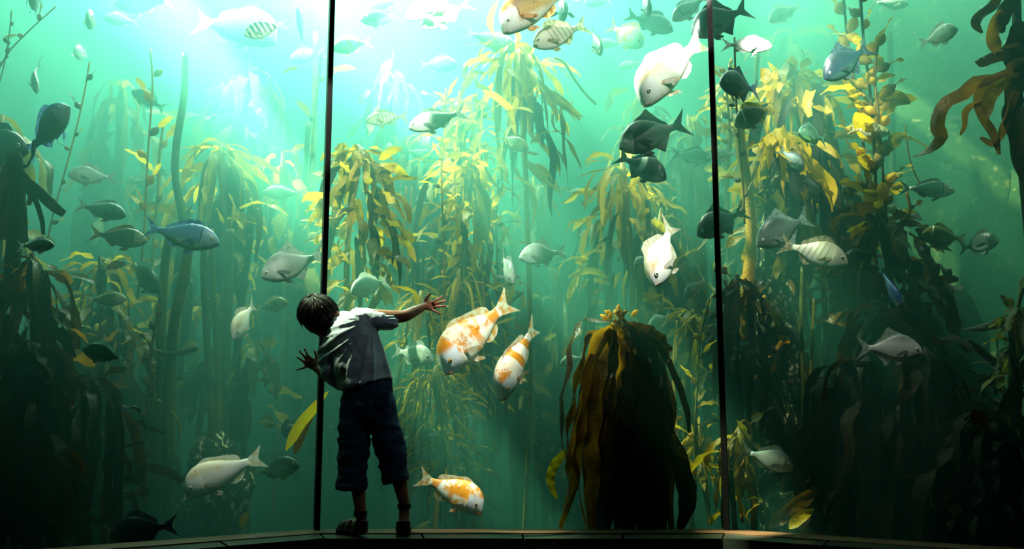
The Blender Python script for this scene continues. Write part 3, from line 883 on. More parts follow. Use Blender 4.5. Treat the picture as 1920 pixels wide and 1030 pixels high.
# ------------------------------------------------------------------ kelp
def blade_geo(pts, widths, side, twist=0.0, ruffle=0.25, cup=0.15, rng=R, nv=4, freq=None):
    n = len(pts)
    vs_, fs = [], []
    ph1, ph2 = rng.uniform(0, 6.28), rng.uniform(0, 6.28)
    fr = freq or rng.uniform(9, 16)
    sd = V(side)
    for i, p in enumerate(pts):
        t = (pts[min(i + 1, n - 1)] - pts[max(i - 1, 0)]).normalized()
        sd = sd - t * sd.dot(t)
        if sd.length < 1e-4:
            sd = t.orthogonal()
        sd.normalize()
        nn = t.cross(sd)
        u = i / (n - 1)
        a = twist * u
        s2 = sd * math.cos(a) + nn * math.sin(a)
        n2 = nn * math.cos(a) - sd * math.sin(a)
        w_ = widths[i] if hasattr(widths, '__len__') else widths
        for j in range(nv + 1):
            q = 2 * j / nv - 1
            rf = ruffle * abs(q) * (math.sin(fr * u + (ph1 if q < 0 else ph2)))
            vs_.append(p + s2 * (q * w_ * .5) + n2 * (w_ * .5 * (cup * q * q + rf)))
    for i in range(n - 1):
        for j in range(nv):
            k = i * (nv + 1) + j
            fs.append((k, k + nv + 1, k + nv + 2, k + 1))
    return vs_, fs


def leaf_w(n, w_, tip=0.12, root=0.2):
    out = []
    for i in range(n):
        u = i / (n - 1)
        a = root + (1 - root) * min(1, u / .22) ** .7
        b = 1 if u < .6 else 1 - (1 - tip) * ((u - .6) / .4) ** 1.7
        out.append(max(.002, w_ * a * b))
    return out


def droop_path(start, d, ln, grav, rng, n=11, sway=.25):
    p, d = V(start), V(d).normalized()
    out = [p.copy()]
    ds = ln / (n - 1)
    ph = rng.uniform(0, 6.28)
    sw = V((rng.uniform(-1, 1), rng.uniform(-1, 1), 0)) * sway
    for i in range(n - 1):
        u = i / (n - 1)
        d = (d + V((0, 0, -grav * ds)) + sw * math.sin(ph + u * 7) * ds * 2.2).normalized()
        p = p + d * ds
        out.append(p.copy())
    return out


def bull(label, x, y, Y, n, ln, wd, mat, spread=.7, grav=5.0, rise=.5, stem=True, baseoff=0.0, seed=None, ruffle=.25, group=None, lenvar=.45, height=.0, smat=None, name='kelp_plant'):
    """a kelp plant: stipe rising from the bed to a bulb, strap blades arching out of the crown and hanging"""
    rng = random.Random(seed if seed is not None else int(x * 31 + y * 7))
    c = P(x, y, Y)
    base = V((c.x + baseoff, c.y, -1.0))
    root = empty(name, base, label, 'kelp', group)
    if stem:
        sp = spline([base, base.lerp(c, .4) + V((rng.uniform(-.1, .1), rng.uniform(-.1, .1), 0)), base.lerp(c, .75) + V((rng.uniform(-.08, .08), 0, 0)), c], 14)
        rr = [.014 + .010 * (i / 14) + (.018 if i >= 13 else 0) for i in range(15)]
        vv, ff = tube([p - base for p in sp], rr, 8)
        mobj('stipe', vv, ff, smat or KSTEM, root)
    for k in range(n):
        az = 2 * math.pi * (k + rng.uniform(-.4, .4)) / n * 5
        hz = spread * rng.uniform(.3, 1.1)
        d = V((math.cos(az) * hz, math.sin(az) * hz * .8, rise * rng.uniform(.3, 1.4)))
        l_ = ln * rng.uniform(1 - lenvar, 1.1)
        st = c + V((math.cos(az) * .02, math.sin(az) * .02, -rng.uniform(0, height)))
        pts = droop_path(st, d, l_, grav * rng.uniform(.6, 1.4), rng)
        side = V((-math.sin(az), math.cos(az), 0))
        vv, ff = blade_geo(pts, leaf_w(len(pts), wd * rng.uniform(.6, 1.15)), side, rng.uniform(-1.8, 1.8), ruffle, .15, rng)
        mobj('blade', [p - base for p in vv], ff, mat, root)
    return root


def curl_path(start, d, ln, grav, rng, n=9, curl=2.2):
    p, d = V(start), V(d).normalized()
    out = [p.copy()]
    ds = ln / (n - 1)
    ph, fq = rng.uniform(0, 6.28), rng.uniform(4, 9)
    ax = V((rng.uniform(-1, 1), rng.uniform(-1, 1), rng.uniform(-.5, .5)))
    bx = V((rng.uniform(-1, 1), rng.uniform(-.6, .6), rng.uniform(-.4, .4)))
    for i in range(n - 1):
        u = i / (n - 1)
        d = (d + V((0, 0, -grav * ds)) + (ax * math.sin(ph + u * fq) + bx * math.cos(ph * 1.7 + u * fq * .8)) * curl * ds / max(ln, .2)).normalized()
        p = p + d * ds
        out.append(p.copy())
    return out


def column(label, x, y, Y, hgt, rad_, n_out, bl, bw, mat, n_in=10, imat=None, n_top=7, seed=None, curl=2.2, iw=1.05, smat=None):
    """a bushy kelp plant: stipe, a few blades arching off the crown, long inner blades hanging down, short curling blades all down the outside"""
    rng = random.Random(seed if seed is not None else int(x * 31 + y * 7))
    c = P(x, y, Y)
    base = V((c.x, c.y, -1.0))
    root = empty('kelp_plant', base, label, 'kelp')
    sp = spline([base, base.lerp(c, .4) + V((rng.uniform(-.1, .1), rng.uniform(-.1, .1), 0)), base.lerp(c, .75) + V((rng.uniform(-.08, .08), 0, 0)), c], 14)
    mobj('stipe', *tube([p - base for p in sp], [.012 + .010 * (i / 14) + (.012 if i == 13 else -.012 if i == 14 else 0) for i in range(15)], 8), smat or (KDARK if mat in (KDARK, KBROWN) else KSTEM), root)
    lean = rng.uniform(-.12, .12)

    def add(pts, wd, side, tw_, rf, m):
        vv, ff = blade_geo(pts, leaf_w(len(pts), wd, rng.choice((.06, .1, .5)), rng.uniform(.1, .3)), side, tw_, rf, .18, rng, nv=4)
        mobj('blade', [keep_in(p) - base for p in vv], ff, m, root)
    for k in range(n_top):
        az = 2 * math.pi * k / max(1, n_top) + rng.uniform(-.4, .4)
        d = V((math.cos(az), math.sin(az) * .7, rng.uniform(-.2, 1.1)))
        pts = droop_path(c + V((0, 0, -rng.random() * .12 * hgt)), d, (bl * 1.1 + rad_ * .6) * rng.uniform(.6, 1.2), rng.uniform(7, 14) / max(.4, bl * 2 + rad_), rng, 10, .6)
        add(pts, bw * rng.uniform(.7, 1.1), V((-math.sin(az), math.cos(az), 0)), rng.uniform(-1.6, 1.6), .3, mat)
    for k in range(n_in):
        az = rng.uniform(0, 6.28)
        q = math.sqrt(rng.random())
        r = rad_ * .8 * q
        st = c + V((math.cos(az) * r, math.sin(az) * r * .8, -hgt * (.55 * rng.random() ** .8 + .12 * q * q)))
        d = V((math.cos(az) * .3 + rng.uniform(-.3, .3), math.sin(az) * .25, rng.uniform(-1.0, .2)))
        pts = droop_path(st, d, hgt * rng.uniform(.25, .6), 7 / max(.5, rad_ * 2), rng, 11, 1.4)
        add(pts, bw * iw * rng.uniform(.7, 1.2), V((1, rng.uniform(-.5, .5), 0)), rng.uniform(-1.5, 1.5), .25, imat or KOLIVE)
    for k in range(n_out):
        az = rng.uniform(0, 6.28)
        u = rng.random() ** 1.15
        prof = (.35 + .65 * min(1, u / .25)) * (1 - .25 * max(0, u - .6))
        r = rad_ * prof * rng.uniform(.35, 1.0)
        st = c + V((math.cos(az) * r + lean * u * hgt, math.sin(az) * r * .8, -u * hgt * .95))
        d = V((math.cos(az) * .8 + rng.uniform(-.4, .4), math.sin(az) * .6, rng.uniform(-.9, .6)))
        l_ = bl * rng.uniform(.45, 1.25)
        pts = curl_path(st, d, l_, rng.uniform(2, 9), rng, 9, curl)
        add(pts, bw * rng.uniform(.5, 1.2), V((-math.sin(az), math.cos(az), rng.uniform(-.8, .8))), rng.uniform(-2.2, 2.2), .35, mat)
    return root


def float_mesh():
    prof = [(0, .10), (.15, .16), (.35, .75), (.55, 1.0), (.75, .85), (.92, .4), (1.0, .12)]
    vs_, fs = [], []
    m = 8
    for x, r in prof:
        for k in range(m):
            a = 2 * math.pi * k / m
            vs_.append((x, r * .22 * math.cos(a), r * .22 * math.sin(a)))
    for i in range(len(prof) - 1):
        for k in range(m):
            k2 = (k + 1) % m
            fs.append((i * m + k, i * m + k2, (i + 1) * m + k2, (i + 1) * m + k))
    return vs_, fs


FLOAT_ME = {}


def strand(label, pts, Y, rad_, step, flo, bl, bw, mat, smat, seed=None, both=False, up=.4, grav=4.0, pleaf=.8, group=None, name='beaded_kelp'):
    """a giant-kelp strand: thin stipe with a pear-shaped float and a blade at each node"""
    rng = random.Random(seed if seed is not None else int(pts[0][0] * 13 + pts[0][1] * 5))
    w3 = [P(p[0], p[1], p[2] if len(p) > 2 else Y) for p in pts]
    low = min(w3, key=lambda p: p.z)
    base = low.copy()
    root = empty(name, base, label, 'kelp', group)
    n = max(10, len(w3) * 6)
    sp = spline(w3, n)
    vv, ff = tube([p - base for p in sp], rad_, 6)
    mobj('stipe', vv, ff, smat, root)
    acc, side = 0, 1
    for i in range(1, len(sp)):
        seg = sp[i] - sp[i - 1]
        acc += seg.length
        while acc > step:
            acc -= step * rng.uniform(.85, 1.2)
            for sgn in ((1, -1) if both else (side,)):
                p = sp[i] - seg * rng.random()
                d = V((sgn * rng.uniform(.25, .8), rng.uniform(-.5, .3), rng.uniform(.15, 1.1))).normalized()
                fl = flo * rng.uniform(.7, 1.25)
                if flo > 0:
                    if mat.name not in FLOAT_ME:
                        fo = mobj('float', *float_mesh(), mat, root)
                        FLOAT_ME[mat.name] = fo.data
                    else:
                        fo = bpy.data.objects.new('float', FLOAT_ME[mat.name])
                        COL.objects.link(fo)
                        fo.parent = root
                    fo.location = p - base
                    fo.rotation_euler = d.to_track_quat('X', 'Z').to_euler()
                    fo.scale = (fl, fl * 1.35, fl * 1.35)
                    q = p + d * fl * .97
                else:
                    q = p
                if rng.random() < pleaf and bl > 0:
                    l_ = bl * rng.uniform(.55, 1.2)
                    path = droop_path(q, d, l_, grav * rng.uniform(.3, 1.5), rng, 8)
                    vv, ff = blade_geo(path, leaf_w(8, bw * rng.uniform(.6, 1.2), .08, .12), V((0, 0, 1)).cross(d) + V((0, 0, rng.uniform(-1, 1))), rng.uniform(-1.5, 1.5), .3, .2, rng, nv=4)
                    mobj('blade', [keep_in(v) - base for v in vv], ff, mat, root)
            side = -side
    return root


def stem(label, pts, Y, r0, r1, mat, group=None, name='bamboo_kelp'):
    w3 = [P(p[0], p[1], p[2] if len(p) > 2 else Y) for p in pts]
    base = w3[-1].copy()
    root = empty(name, base, label, 'kelp', group)
    n = max(12, len(pts) * 7)
    sp = spline(w3, n)
    mobj('stipe', *tube([p - base for p in sp], [r0 + (r1 - r0) * i / n for i in range(n + 1)], 10), mat, root)
    return root


def traced(root, base, pts, Y, wpx, mat, twist=0.0, ruffle=.15, side=None, n=16, tip=.25, wroot=.5, seed=1, freq=None):
    """one blade of a near plant, through points given in the frame and their distances"""
    rng = random.Random(seed)
    w3 = [P(p[0], p[1], p[2] if len(p) > 2 else Y) for p in pts]
    sp = spline(w3, n)
    wm = wpx * Y / F
    vv, ff = blade_geo(sp, leaf_w(n + 1, wm, tip, wroot), side or (1, .15, 0), twist, ruffle, .22, rng, nv=6, freq=freq)
    mobj('blade', [keep_in(v) - base for v in vv], ff, mat, root)


# --- the dark kelp plant close to the glass
base = P(1165, 985, 4.85)
base.z = -1.0
fg = empty('kelp_plant', base, 'large dark brown kelp plant arching over like a wig, close to the glass', 'kelp')
crown = P(1160, 606, 4.86)
mobj('stipe', *tube([p - base for p in spline([base, base.lerp(crown, .5) + V((.03, 0, 0)), crown], 14)], [.03 + .012 * i / 14 for i in range(15)], 12), KBROWN, fg)
TR_FG = [
    ([(1148, 604), (1100, 597, 4.80), (1076, 622, 4.76), (1067, 660), (1058, 720), (1049, 790), (1058, 848), (1070, 890)], 4.74, 24, KFG, .4),
    ([(1145, 612), (1104, 632, 4.76), (1086, 690), (1074, 745), (1064, 800), (1062, 862), (1066, 925), (1046, 990)], 4.70, 27, KFG, -.5),
    ([(1150, 616), (1120, 655, 4.74), (1104, 730), (1093, 775), (1081, 835), (1077, 905), (1050, 995)], 4.72, 24, KFG, .7),
    ([(1146, 612), (1112, 642, 4.7), (1098, 720), (1090, 790), (1077, 845), (1082, 905), (1100, 995)], 4.68, 22, KFG, -.8),
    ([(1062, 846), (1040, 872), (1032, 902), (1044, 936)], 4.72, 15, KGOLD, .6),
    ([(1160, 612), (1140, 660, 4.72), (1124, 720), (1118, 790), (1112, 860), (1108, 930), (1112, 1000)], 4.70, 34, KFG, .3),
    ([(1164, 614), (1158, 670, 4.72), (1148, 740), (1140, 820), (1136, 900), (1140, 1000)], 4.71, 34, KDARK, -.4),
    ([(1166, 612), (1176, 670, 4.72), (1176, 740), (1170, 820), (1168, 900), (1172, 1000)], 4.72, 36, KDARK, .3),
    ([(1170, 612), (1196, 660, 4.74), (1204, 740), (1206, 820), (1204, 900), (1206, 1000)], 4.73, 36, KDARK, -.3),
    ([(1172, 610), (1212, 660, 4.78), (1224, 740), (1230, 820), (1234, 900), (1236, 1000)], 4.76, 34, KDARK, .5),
    ([(1174, 610), (1214, 622, 4.76), (1240, 640), (1252, 662), (1250, 682)], 4.74, 26, KFG, .9),
    ([(1200, 622), (1238, 655), (1258, 690), (1277, 735), (1289, 778), (1292, 812)], 4.75, 12, KDARK, .2),
    ([(1190, 620), (1226, 670), (1234, 735), (1247, 785), (1262, 835), (1278, 868)], 4.8, 20, KDARK, -.6),
    ([(1226, 780), (1262, 840), (1284, 905), (1287, 950), (1272, 1000)], 4.82, 32, KDARK, .2),
    ([(1170, 616), (1186, 664, 4.7), (1190, 720), (1186, 770)], 4.70, 14, KFG, .8),
    ([(1160, 616), (1166, 660, 4.68), (1158, 720), (1148, 775)], 4.68, 14, KFG, -.9),
    ([(1222, 760), (1256, 820), (1276, 850), (1290, 862)], 4.78, 16, KFG, .8),
]
for i, (pts, Y, wpx, mt, tw_) in enumerate(TR_FG):
    traced(fg, base, pts, Y, wpx * 1.1, mt, tw_, .38, seed=i, n=24, freq=30)
# inner blades of the plant, their colour darkened for its shade
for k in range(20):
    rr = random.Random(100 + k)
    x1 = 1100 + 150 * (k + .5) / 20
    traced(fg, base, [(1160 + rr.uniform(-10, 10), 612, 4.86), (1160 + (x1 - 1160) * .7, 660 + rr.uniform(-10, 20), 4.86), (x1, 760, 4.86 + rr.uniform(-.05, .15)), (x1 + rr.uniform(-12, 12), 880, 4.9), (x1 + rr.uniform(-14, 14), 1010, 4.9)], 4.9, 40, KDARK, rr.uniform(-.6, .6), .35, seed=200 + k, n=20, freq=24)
# knobbly young shoots on the crown
for k in range(26):
    rr = random.Random(300 + k)
    p = P(1160 + max(-22, min(22, rr.gauss(0, 11))), 602 + rr.uniform(-12, 16), 4.80 + rr.uniform(-.04, .04))
    d = V((rr.uniform(-1, 1), rr.uniform(-1, .3), rr.uniform(.1, 1.2))).normalized()
    vv, ff = float_mesh()
    fo = mobj('shoot', vv, ff, KGOLD, fg)
    fo.location = p - base
    fo.rotation_euler = d.to_track_quat('X', 'Z').to_euler()
    fo.scale = (rr.uniform(.03, .065),) * 3

# --- the brown kelp hanging in from the upper right, close to the glass
base = P(1912, 375, 4.55)
tr_root = empty('kelp_plant', base, 'brown strap kelp with curling blades at the upper right edge', 'kelp')
mobj('stipe', *tube([p - base for p in spline([P(1905, -40, 4.55), P(1908, 100, 4.55), P(1912, 250, 4.55), P(1928, 430, 4.55), P(1950, 700, 4.55), V((P(1955, 980, 4.55).x, 4.6, -1.0))], 24)], .022, 10), KDARK, tr_root)
TR_R = [
    ([(1912, 100), (1866, 106), (1844, 116), (1828, 116)], 4.45, 22, KBROWN, .3),
    ([(1880, -20), (1862, 10), (1838, 30), (1830, 46), (1842, 62)], 4.45, 20, KBROWN, 1.2),
    ([(1905, -10), (1885, 20), (1874, 45), (1880, 62)], 4.47, 30, KDARK, .4),
    ([(1880, 20), (1862, 55), (1864, 85), (1876, 106)], 4.45, 26, KBROWN, .6),
    ([(1900, 130), (1868, 146), (1832, 152), (1806, 176), (1776, 190), (1760, 214), (1757, 240), (1764, 256), (1750, 276), (1730, 288), (1710, 293)], 4.42, 27, KBROWN, 1.0),
    ([(1896, 140), (1846, 158), (1834, 188), (1842, 222), (1862, 256), (1874, 290)], 4.44, 24, KBROWN, .6),
    ([(1890, 150), (1862, 172), (1852, 196), (1850, 224)], 4.40, 26, KGOLD, .5),
    ([(1850, 192), (1822, 198), (1809, 212), (1808, 236), (1800, 254)], 4.43, 13, KBROWN, .9),
    ([(1905, 170), (1892, 205), (1880, 240), (1866, 268), (1838, 258)], 4.43, 22, KBROWN, -.9),
    ([(1915, 120), (1898, 180), (1902, 240), (1910, 300)], 4.46, 40, KDARK, .3),
    ([(1916, 180), (1890, 220), (1900, 280), (1914, 340)], 4.45, 36, KDARK, -.4),
    ([(1918, 40), (1900, 100), (1912, 170)], 4.47, 44, KDARK, .3),
    ([(1912, 82), (1890, 86), (1874, 92)], 4.42, 10, KBROWN, .8),
    ([(1920, 110), (1893, 124), (1896, 140), (1912, 138)], 4.41, 15, KBROWN, .5),
]
for i, (pts, Y, wpx, mt, tw_) in enumerate(TR_R):
    traced(tr_root, base, pts, Y, wpx, mt, tw_, .25, side=(.35, 0, 1) if i in (0, 4, 12) else None, seed=50 + i, n=20)

# --- branching kelp in silhouette at the left edge
base = P(24, 470, 4.5)
bk = empty('kelp_plant', base, 'dark branching kelp with flared blade tips at the left edge', 'kelp')
mobj('stipe', *tube([p - base for p in spline([P(18, 560, 4.5), P(28, 440, 4.5), P(34, 350, 4.5), P(26, 290, 4.5)], 12)], .035, 8), KDARK, bk)
for i, (pts, wpx) in enumerate([
    ([(36, 330), (70, 358), (98, 385), (121, 402)], 20), ([(34, 345), (64, 372), (78, 410), (82, 440)], 10), ([(30, 360), (42, 395), (44, 430), (50, 455)], 18),
    ([(28, 310), (52, 312), (62, 290), (64, 262)], 14), ([(24, 300), (10, 340), (2, 400)], 26), ([(30, 330), (14, 390), (8, 450)], 24), ([(26, 320), (50, 335), (58, 365), (54, 385)], 12)]):
    traced(bk, base, pts, 4.5, wpx, KDARK, .3, .15, seed=700 + i, tip=.7)

# --- plants further back
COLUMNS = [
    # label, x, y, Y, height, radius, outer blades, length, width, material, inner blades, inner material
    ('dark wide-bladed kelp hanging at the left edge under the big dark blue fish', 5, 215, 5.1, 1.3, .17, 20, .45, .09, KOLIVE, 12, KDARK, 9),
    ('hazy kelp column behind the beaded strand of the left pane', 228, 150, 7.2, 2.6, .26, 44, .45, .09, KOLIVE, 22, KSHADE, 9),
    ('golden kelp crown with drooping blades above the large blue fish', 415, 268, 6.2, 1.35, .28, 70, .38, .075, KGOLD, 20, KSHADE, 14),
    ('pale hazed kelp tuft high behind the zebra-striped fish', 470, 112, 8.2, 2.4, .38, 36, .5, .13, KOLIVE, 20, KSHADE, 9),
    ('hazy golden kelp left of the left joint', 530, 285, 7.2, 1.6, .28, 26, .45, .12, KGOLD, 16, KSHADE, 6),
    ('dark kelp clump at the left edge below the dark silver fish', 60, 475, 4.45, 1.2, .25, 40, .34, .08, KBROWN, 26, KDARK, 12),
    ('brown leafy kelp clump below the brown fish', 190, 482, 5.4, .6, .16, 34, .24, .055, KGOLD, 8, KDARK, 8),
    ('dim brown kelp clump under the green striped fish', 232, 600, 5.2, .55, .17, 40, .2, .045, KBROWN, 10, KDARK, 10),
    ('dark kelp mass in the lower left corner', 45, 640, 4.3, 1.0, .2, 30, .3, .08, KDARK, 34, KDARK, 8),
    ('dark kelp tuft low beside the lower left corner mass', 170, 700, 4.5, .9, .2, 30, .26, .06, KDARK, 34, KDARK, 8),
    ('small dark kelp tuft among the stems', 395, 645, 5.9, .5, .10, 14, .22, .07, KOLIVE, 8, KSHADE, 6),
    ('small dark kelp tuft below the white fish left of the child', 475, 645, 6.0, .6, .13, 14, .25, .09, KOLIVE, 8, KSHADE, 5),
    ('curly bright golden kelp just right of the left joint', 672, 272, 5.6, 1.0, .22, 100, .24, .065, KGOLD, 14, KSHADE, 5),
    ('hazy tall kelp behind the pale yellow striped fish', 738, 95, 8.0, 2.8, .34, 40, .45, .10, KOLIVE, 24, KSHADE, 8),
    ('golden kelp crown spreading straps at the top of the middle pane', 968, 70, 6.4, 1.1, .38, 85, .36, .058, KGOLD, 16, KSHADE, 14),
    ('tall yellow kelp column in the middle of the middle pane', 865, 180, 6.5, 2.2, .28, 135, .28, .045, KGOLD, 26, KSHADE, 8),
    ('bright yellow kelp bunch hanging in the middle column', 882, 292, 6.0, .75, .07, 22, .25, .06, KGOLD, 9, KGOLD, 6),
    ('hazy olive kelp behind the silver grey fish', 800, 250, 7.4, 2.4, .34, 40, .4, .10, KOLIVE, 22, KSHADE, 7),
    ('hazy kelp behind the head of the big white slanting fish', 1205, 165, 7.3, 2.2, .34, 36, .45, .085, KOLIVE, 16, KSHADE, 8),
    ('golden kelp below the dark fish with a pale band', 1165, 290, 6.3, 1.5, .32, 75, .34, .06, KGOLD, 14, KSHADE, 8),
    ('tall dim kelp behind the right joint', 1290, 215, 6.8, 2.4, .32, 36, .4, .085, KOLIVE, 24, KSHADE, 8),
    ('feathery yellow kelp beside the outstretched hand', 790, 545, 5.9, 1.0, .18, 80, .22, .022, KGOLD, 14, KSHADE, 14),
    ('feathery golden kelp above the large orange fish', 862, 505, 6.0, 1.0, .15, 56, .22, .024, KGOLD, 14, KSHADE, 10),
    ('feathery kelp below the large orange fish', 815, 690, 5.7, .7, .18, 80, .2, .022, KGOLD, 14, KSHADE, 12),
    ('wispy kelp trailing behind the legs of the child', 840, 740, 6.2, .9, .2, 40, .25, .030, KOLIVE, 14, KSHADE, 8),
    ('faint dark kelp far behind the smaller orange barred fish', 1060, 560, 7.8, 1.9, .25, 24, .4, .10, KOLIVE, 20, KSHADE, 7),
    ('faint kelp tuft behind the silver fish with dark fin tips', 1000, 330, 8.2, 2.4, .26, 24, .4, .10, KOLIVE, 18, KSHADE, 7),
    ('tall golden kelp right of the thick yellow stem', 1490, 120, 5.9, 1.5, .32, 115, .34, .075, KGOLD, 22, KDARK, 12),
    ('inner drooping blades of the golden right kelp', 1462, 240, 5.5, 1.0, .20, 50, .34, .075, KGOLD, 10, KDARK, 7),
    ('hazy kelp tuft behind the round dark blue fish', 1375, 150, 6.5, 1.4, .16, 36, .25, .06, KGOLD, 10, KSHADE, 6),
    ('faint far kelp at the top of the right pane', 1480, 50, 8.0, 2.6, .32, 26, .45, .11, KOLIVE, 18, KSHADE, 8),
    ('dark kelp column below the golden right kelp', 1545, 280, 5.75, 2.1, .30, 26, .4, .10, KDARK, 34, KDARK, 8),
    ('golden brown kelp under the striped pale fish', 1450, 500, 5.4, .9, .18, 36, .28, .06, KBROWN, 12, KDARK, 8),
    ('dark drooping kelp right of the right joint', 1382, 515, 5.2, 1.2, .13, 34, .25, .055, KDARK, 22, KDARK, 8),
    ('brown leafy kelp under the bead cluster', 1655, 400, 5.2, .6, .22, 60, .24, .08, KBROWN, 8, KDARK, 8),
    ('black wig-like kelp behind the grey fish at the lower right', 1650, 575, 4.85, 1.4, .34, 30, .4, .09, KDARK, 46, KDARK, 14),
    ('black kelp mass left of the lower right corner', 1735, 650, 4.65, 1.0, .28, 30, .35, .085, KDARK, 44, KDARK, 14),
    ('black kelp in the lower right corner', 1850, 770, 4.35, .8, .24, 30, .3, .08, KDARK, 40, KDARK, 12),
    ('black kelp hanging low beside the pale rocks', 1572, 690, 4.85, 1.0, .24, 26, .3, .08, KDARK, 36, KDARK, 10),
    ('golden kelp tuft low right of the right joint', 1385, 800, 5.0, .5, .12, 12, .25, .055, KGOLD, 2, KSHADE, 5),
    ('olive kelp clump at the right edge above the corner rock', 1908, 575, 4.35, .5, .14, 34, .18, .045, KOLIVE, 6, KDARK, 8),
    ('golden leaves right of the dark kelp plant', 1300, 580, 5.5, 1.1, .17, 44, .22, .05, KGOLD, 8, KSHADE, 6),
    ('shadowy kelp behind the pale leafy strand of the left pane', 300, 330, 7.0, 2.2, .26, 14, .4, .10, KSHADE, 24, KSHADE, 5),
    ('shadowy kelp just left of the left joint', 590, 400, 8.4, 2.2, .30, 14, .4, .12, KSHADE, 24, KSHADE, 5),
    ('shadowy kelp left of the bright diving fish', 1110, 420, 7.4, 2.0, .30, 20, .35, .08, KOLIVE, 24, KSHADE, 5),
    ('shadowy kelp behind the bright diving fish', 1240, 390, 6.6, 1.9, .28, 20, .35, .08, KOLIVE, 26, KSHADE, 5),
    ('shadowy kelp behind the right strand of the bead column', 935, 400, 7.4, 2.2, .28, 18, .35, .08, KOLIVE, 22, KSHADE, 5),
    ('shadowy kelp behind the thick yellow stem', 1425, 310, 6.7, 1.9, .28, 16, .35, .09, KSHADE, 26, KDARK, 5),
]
for b in COLUMNS:
    b = list(b)
    b[6], b[7], b[8] = int(b[6] * 1.4), b[7] * .88, b[8] * .8
    column(*b)

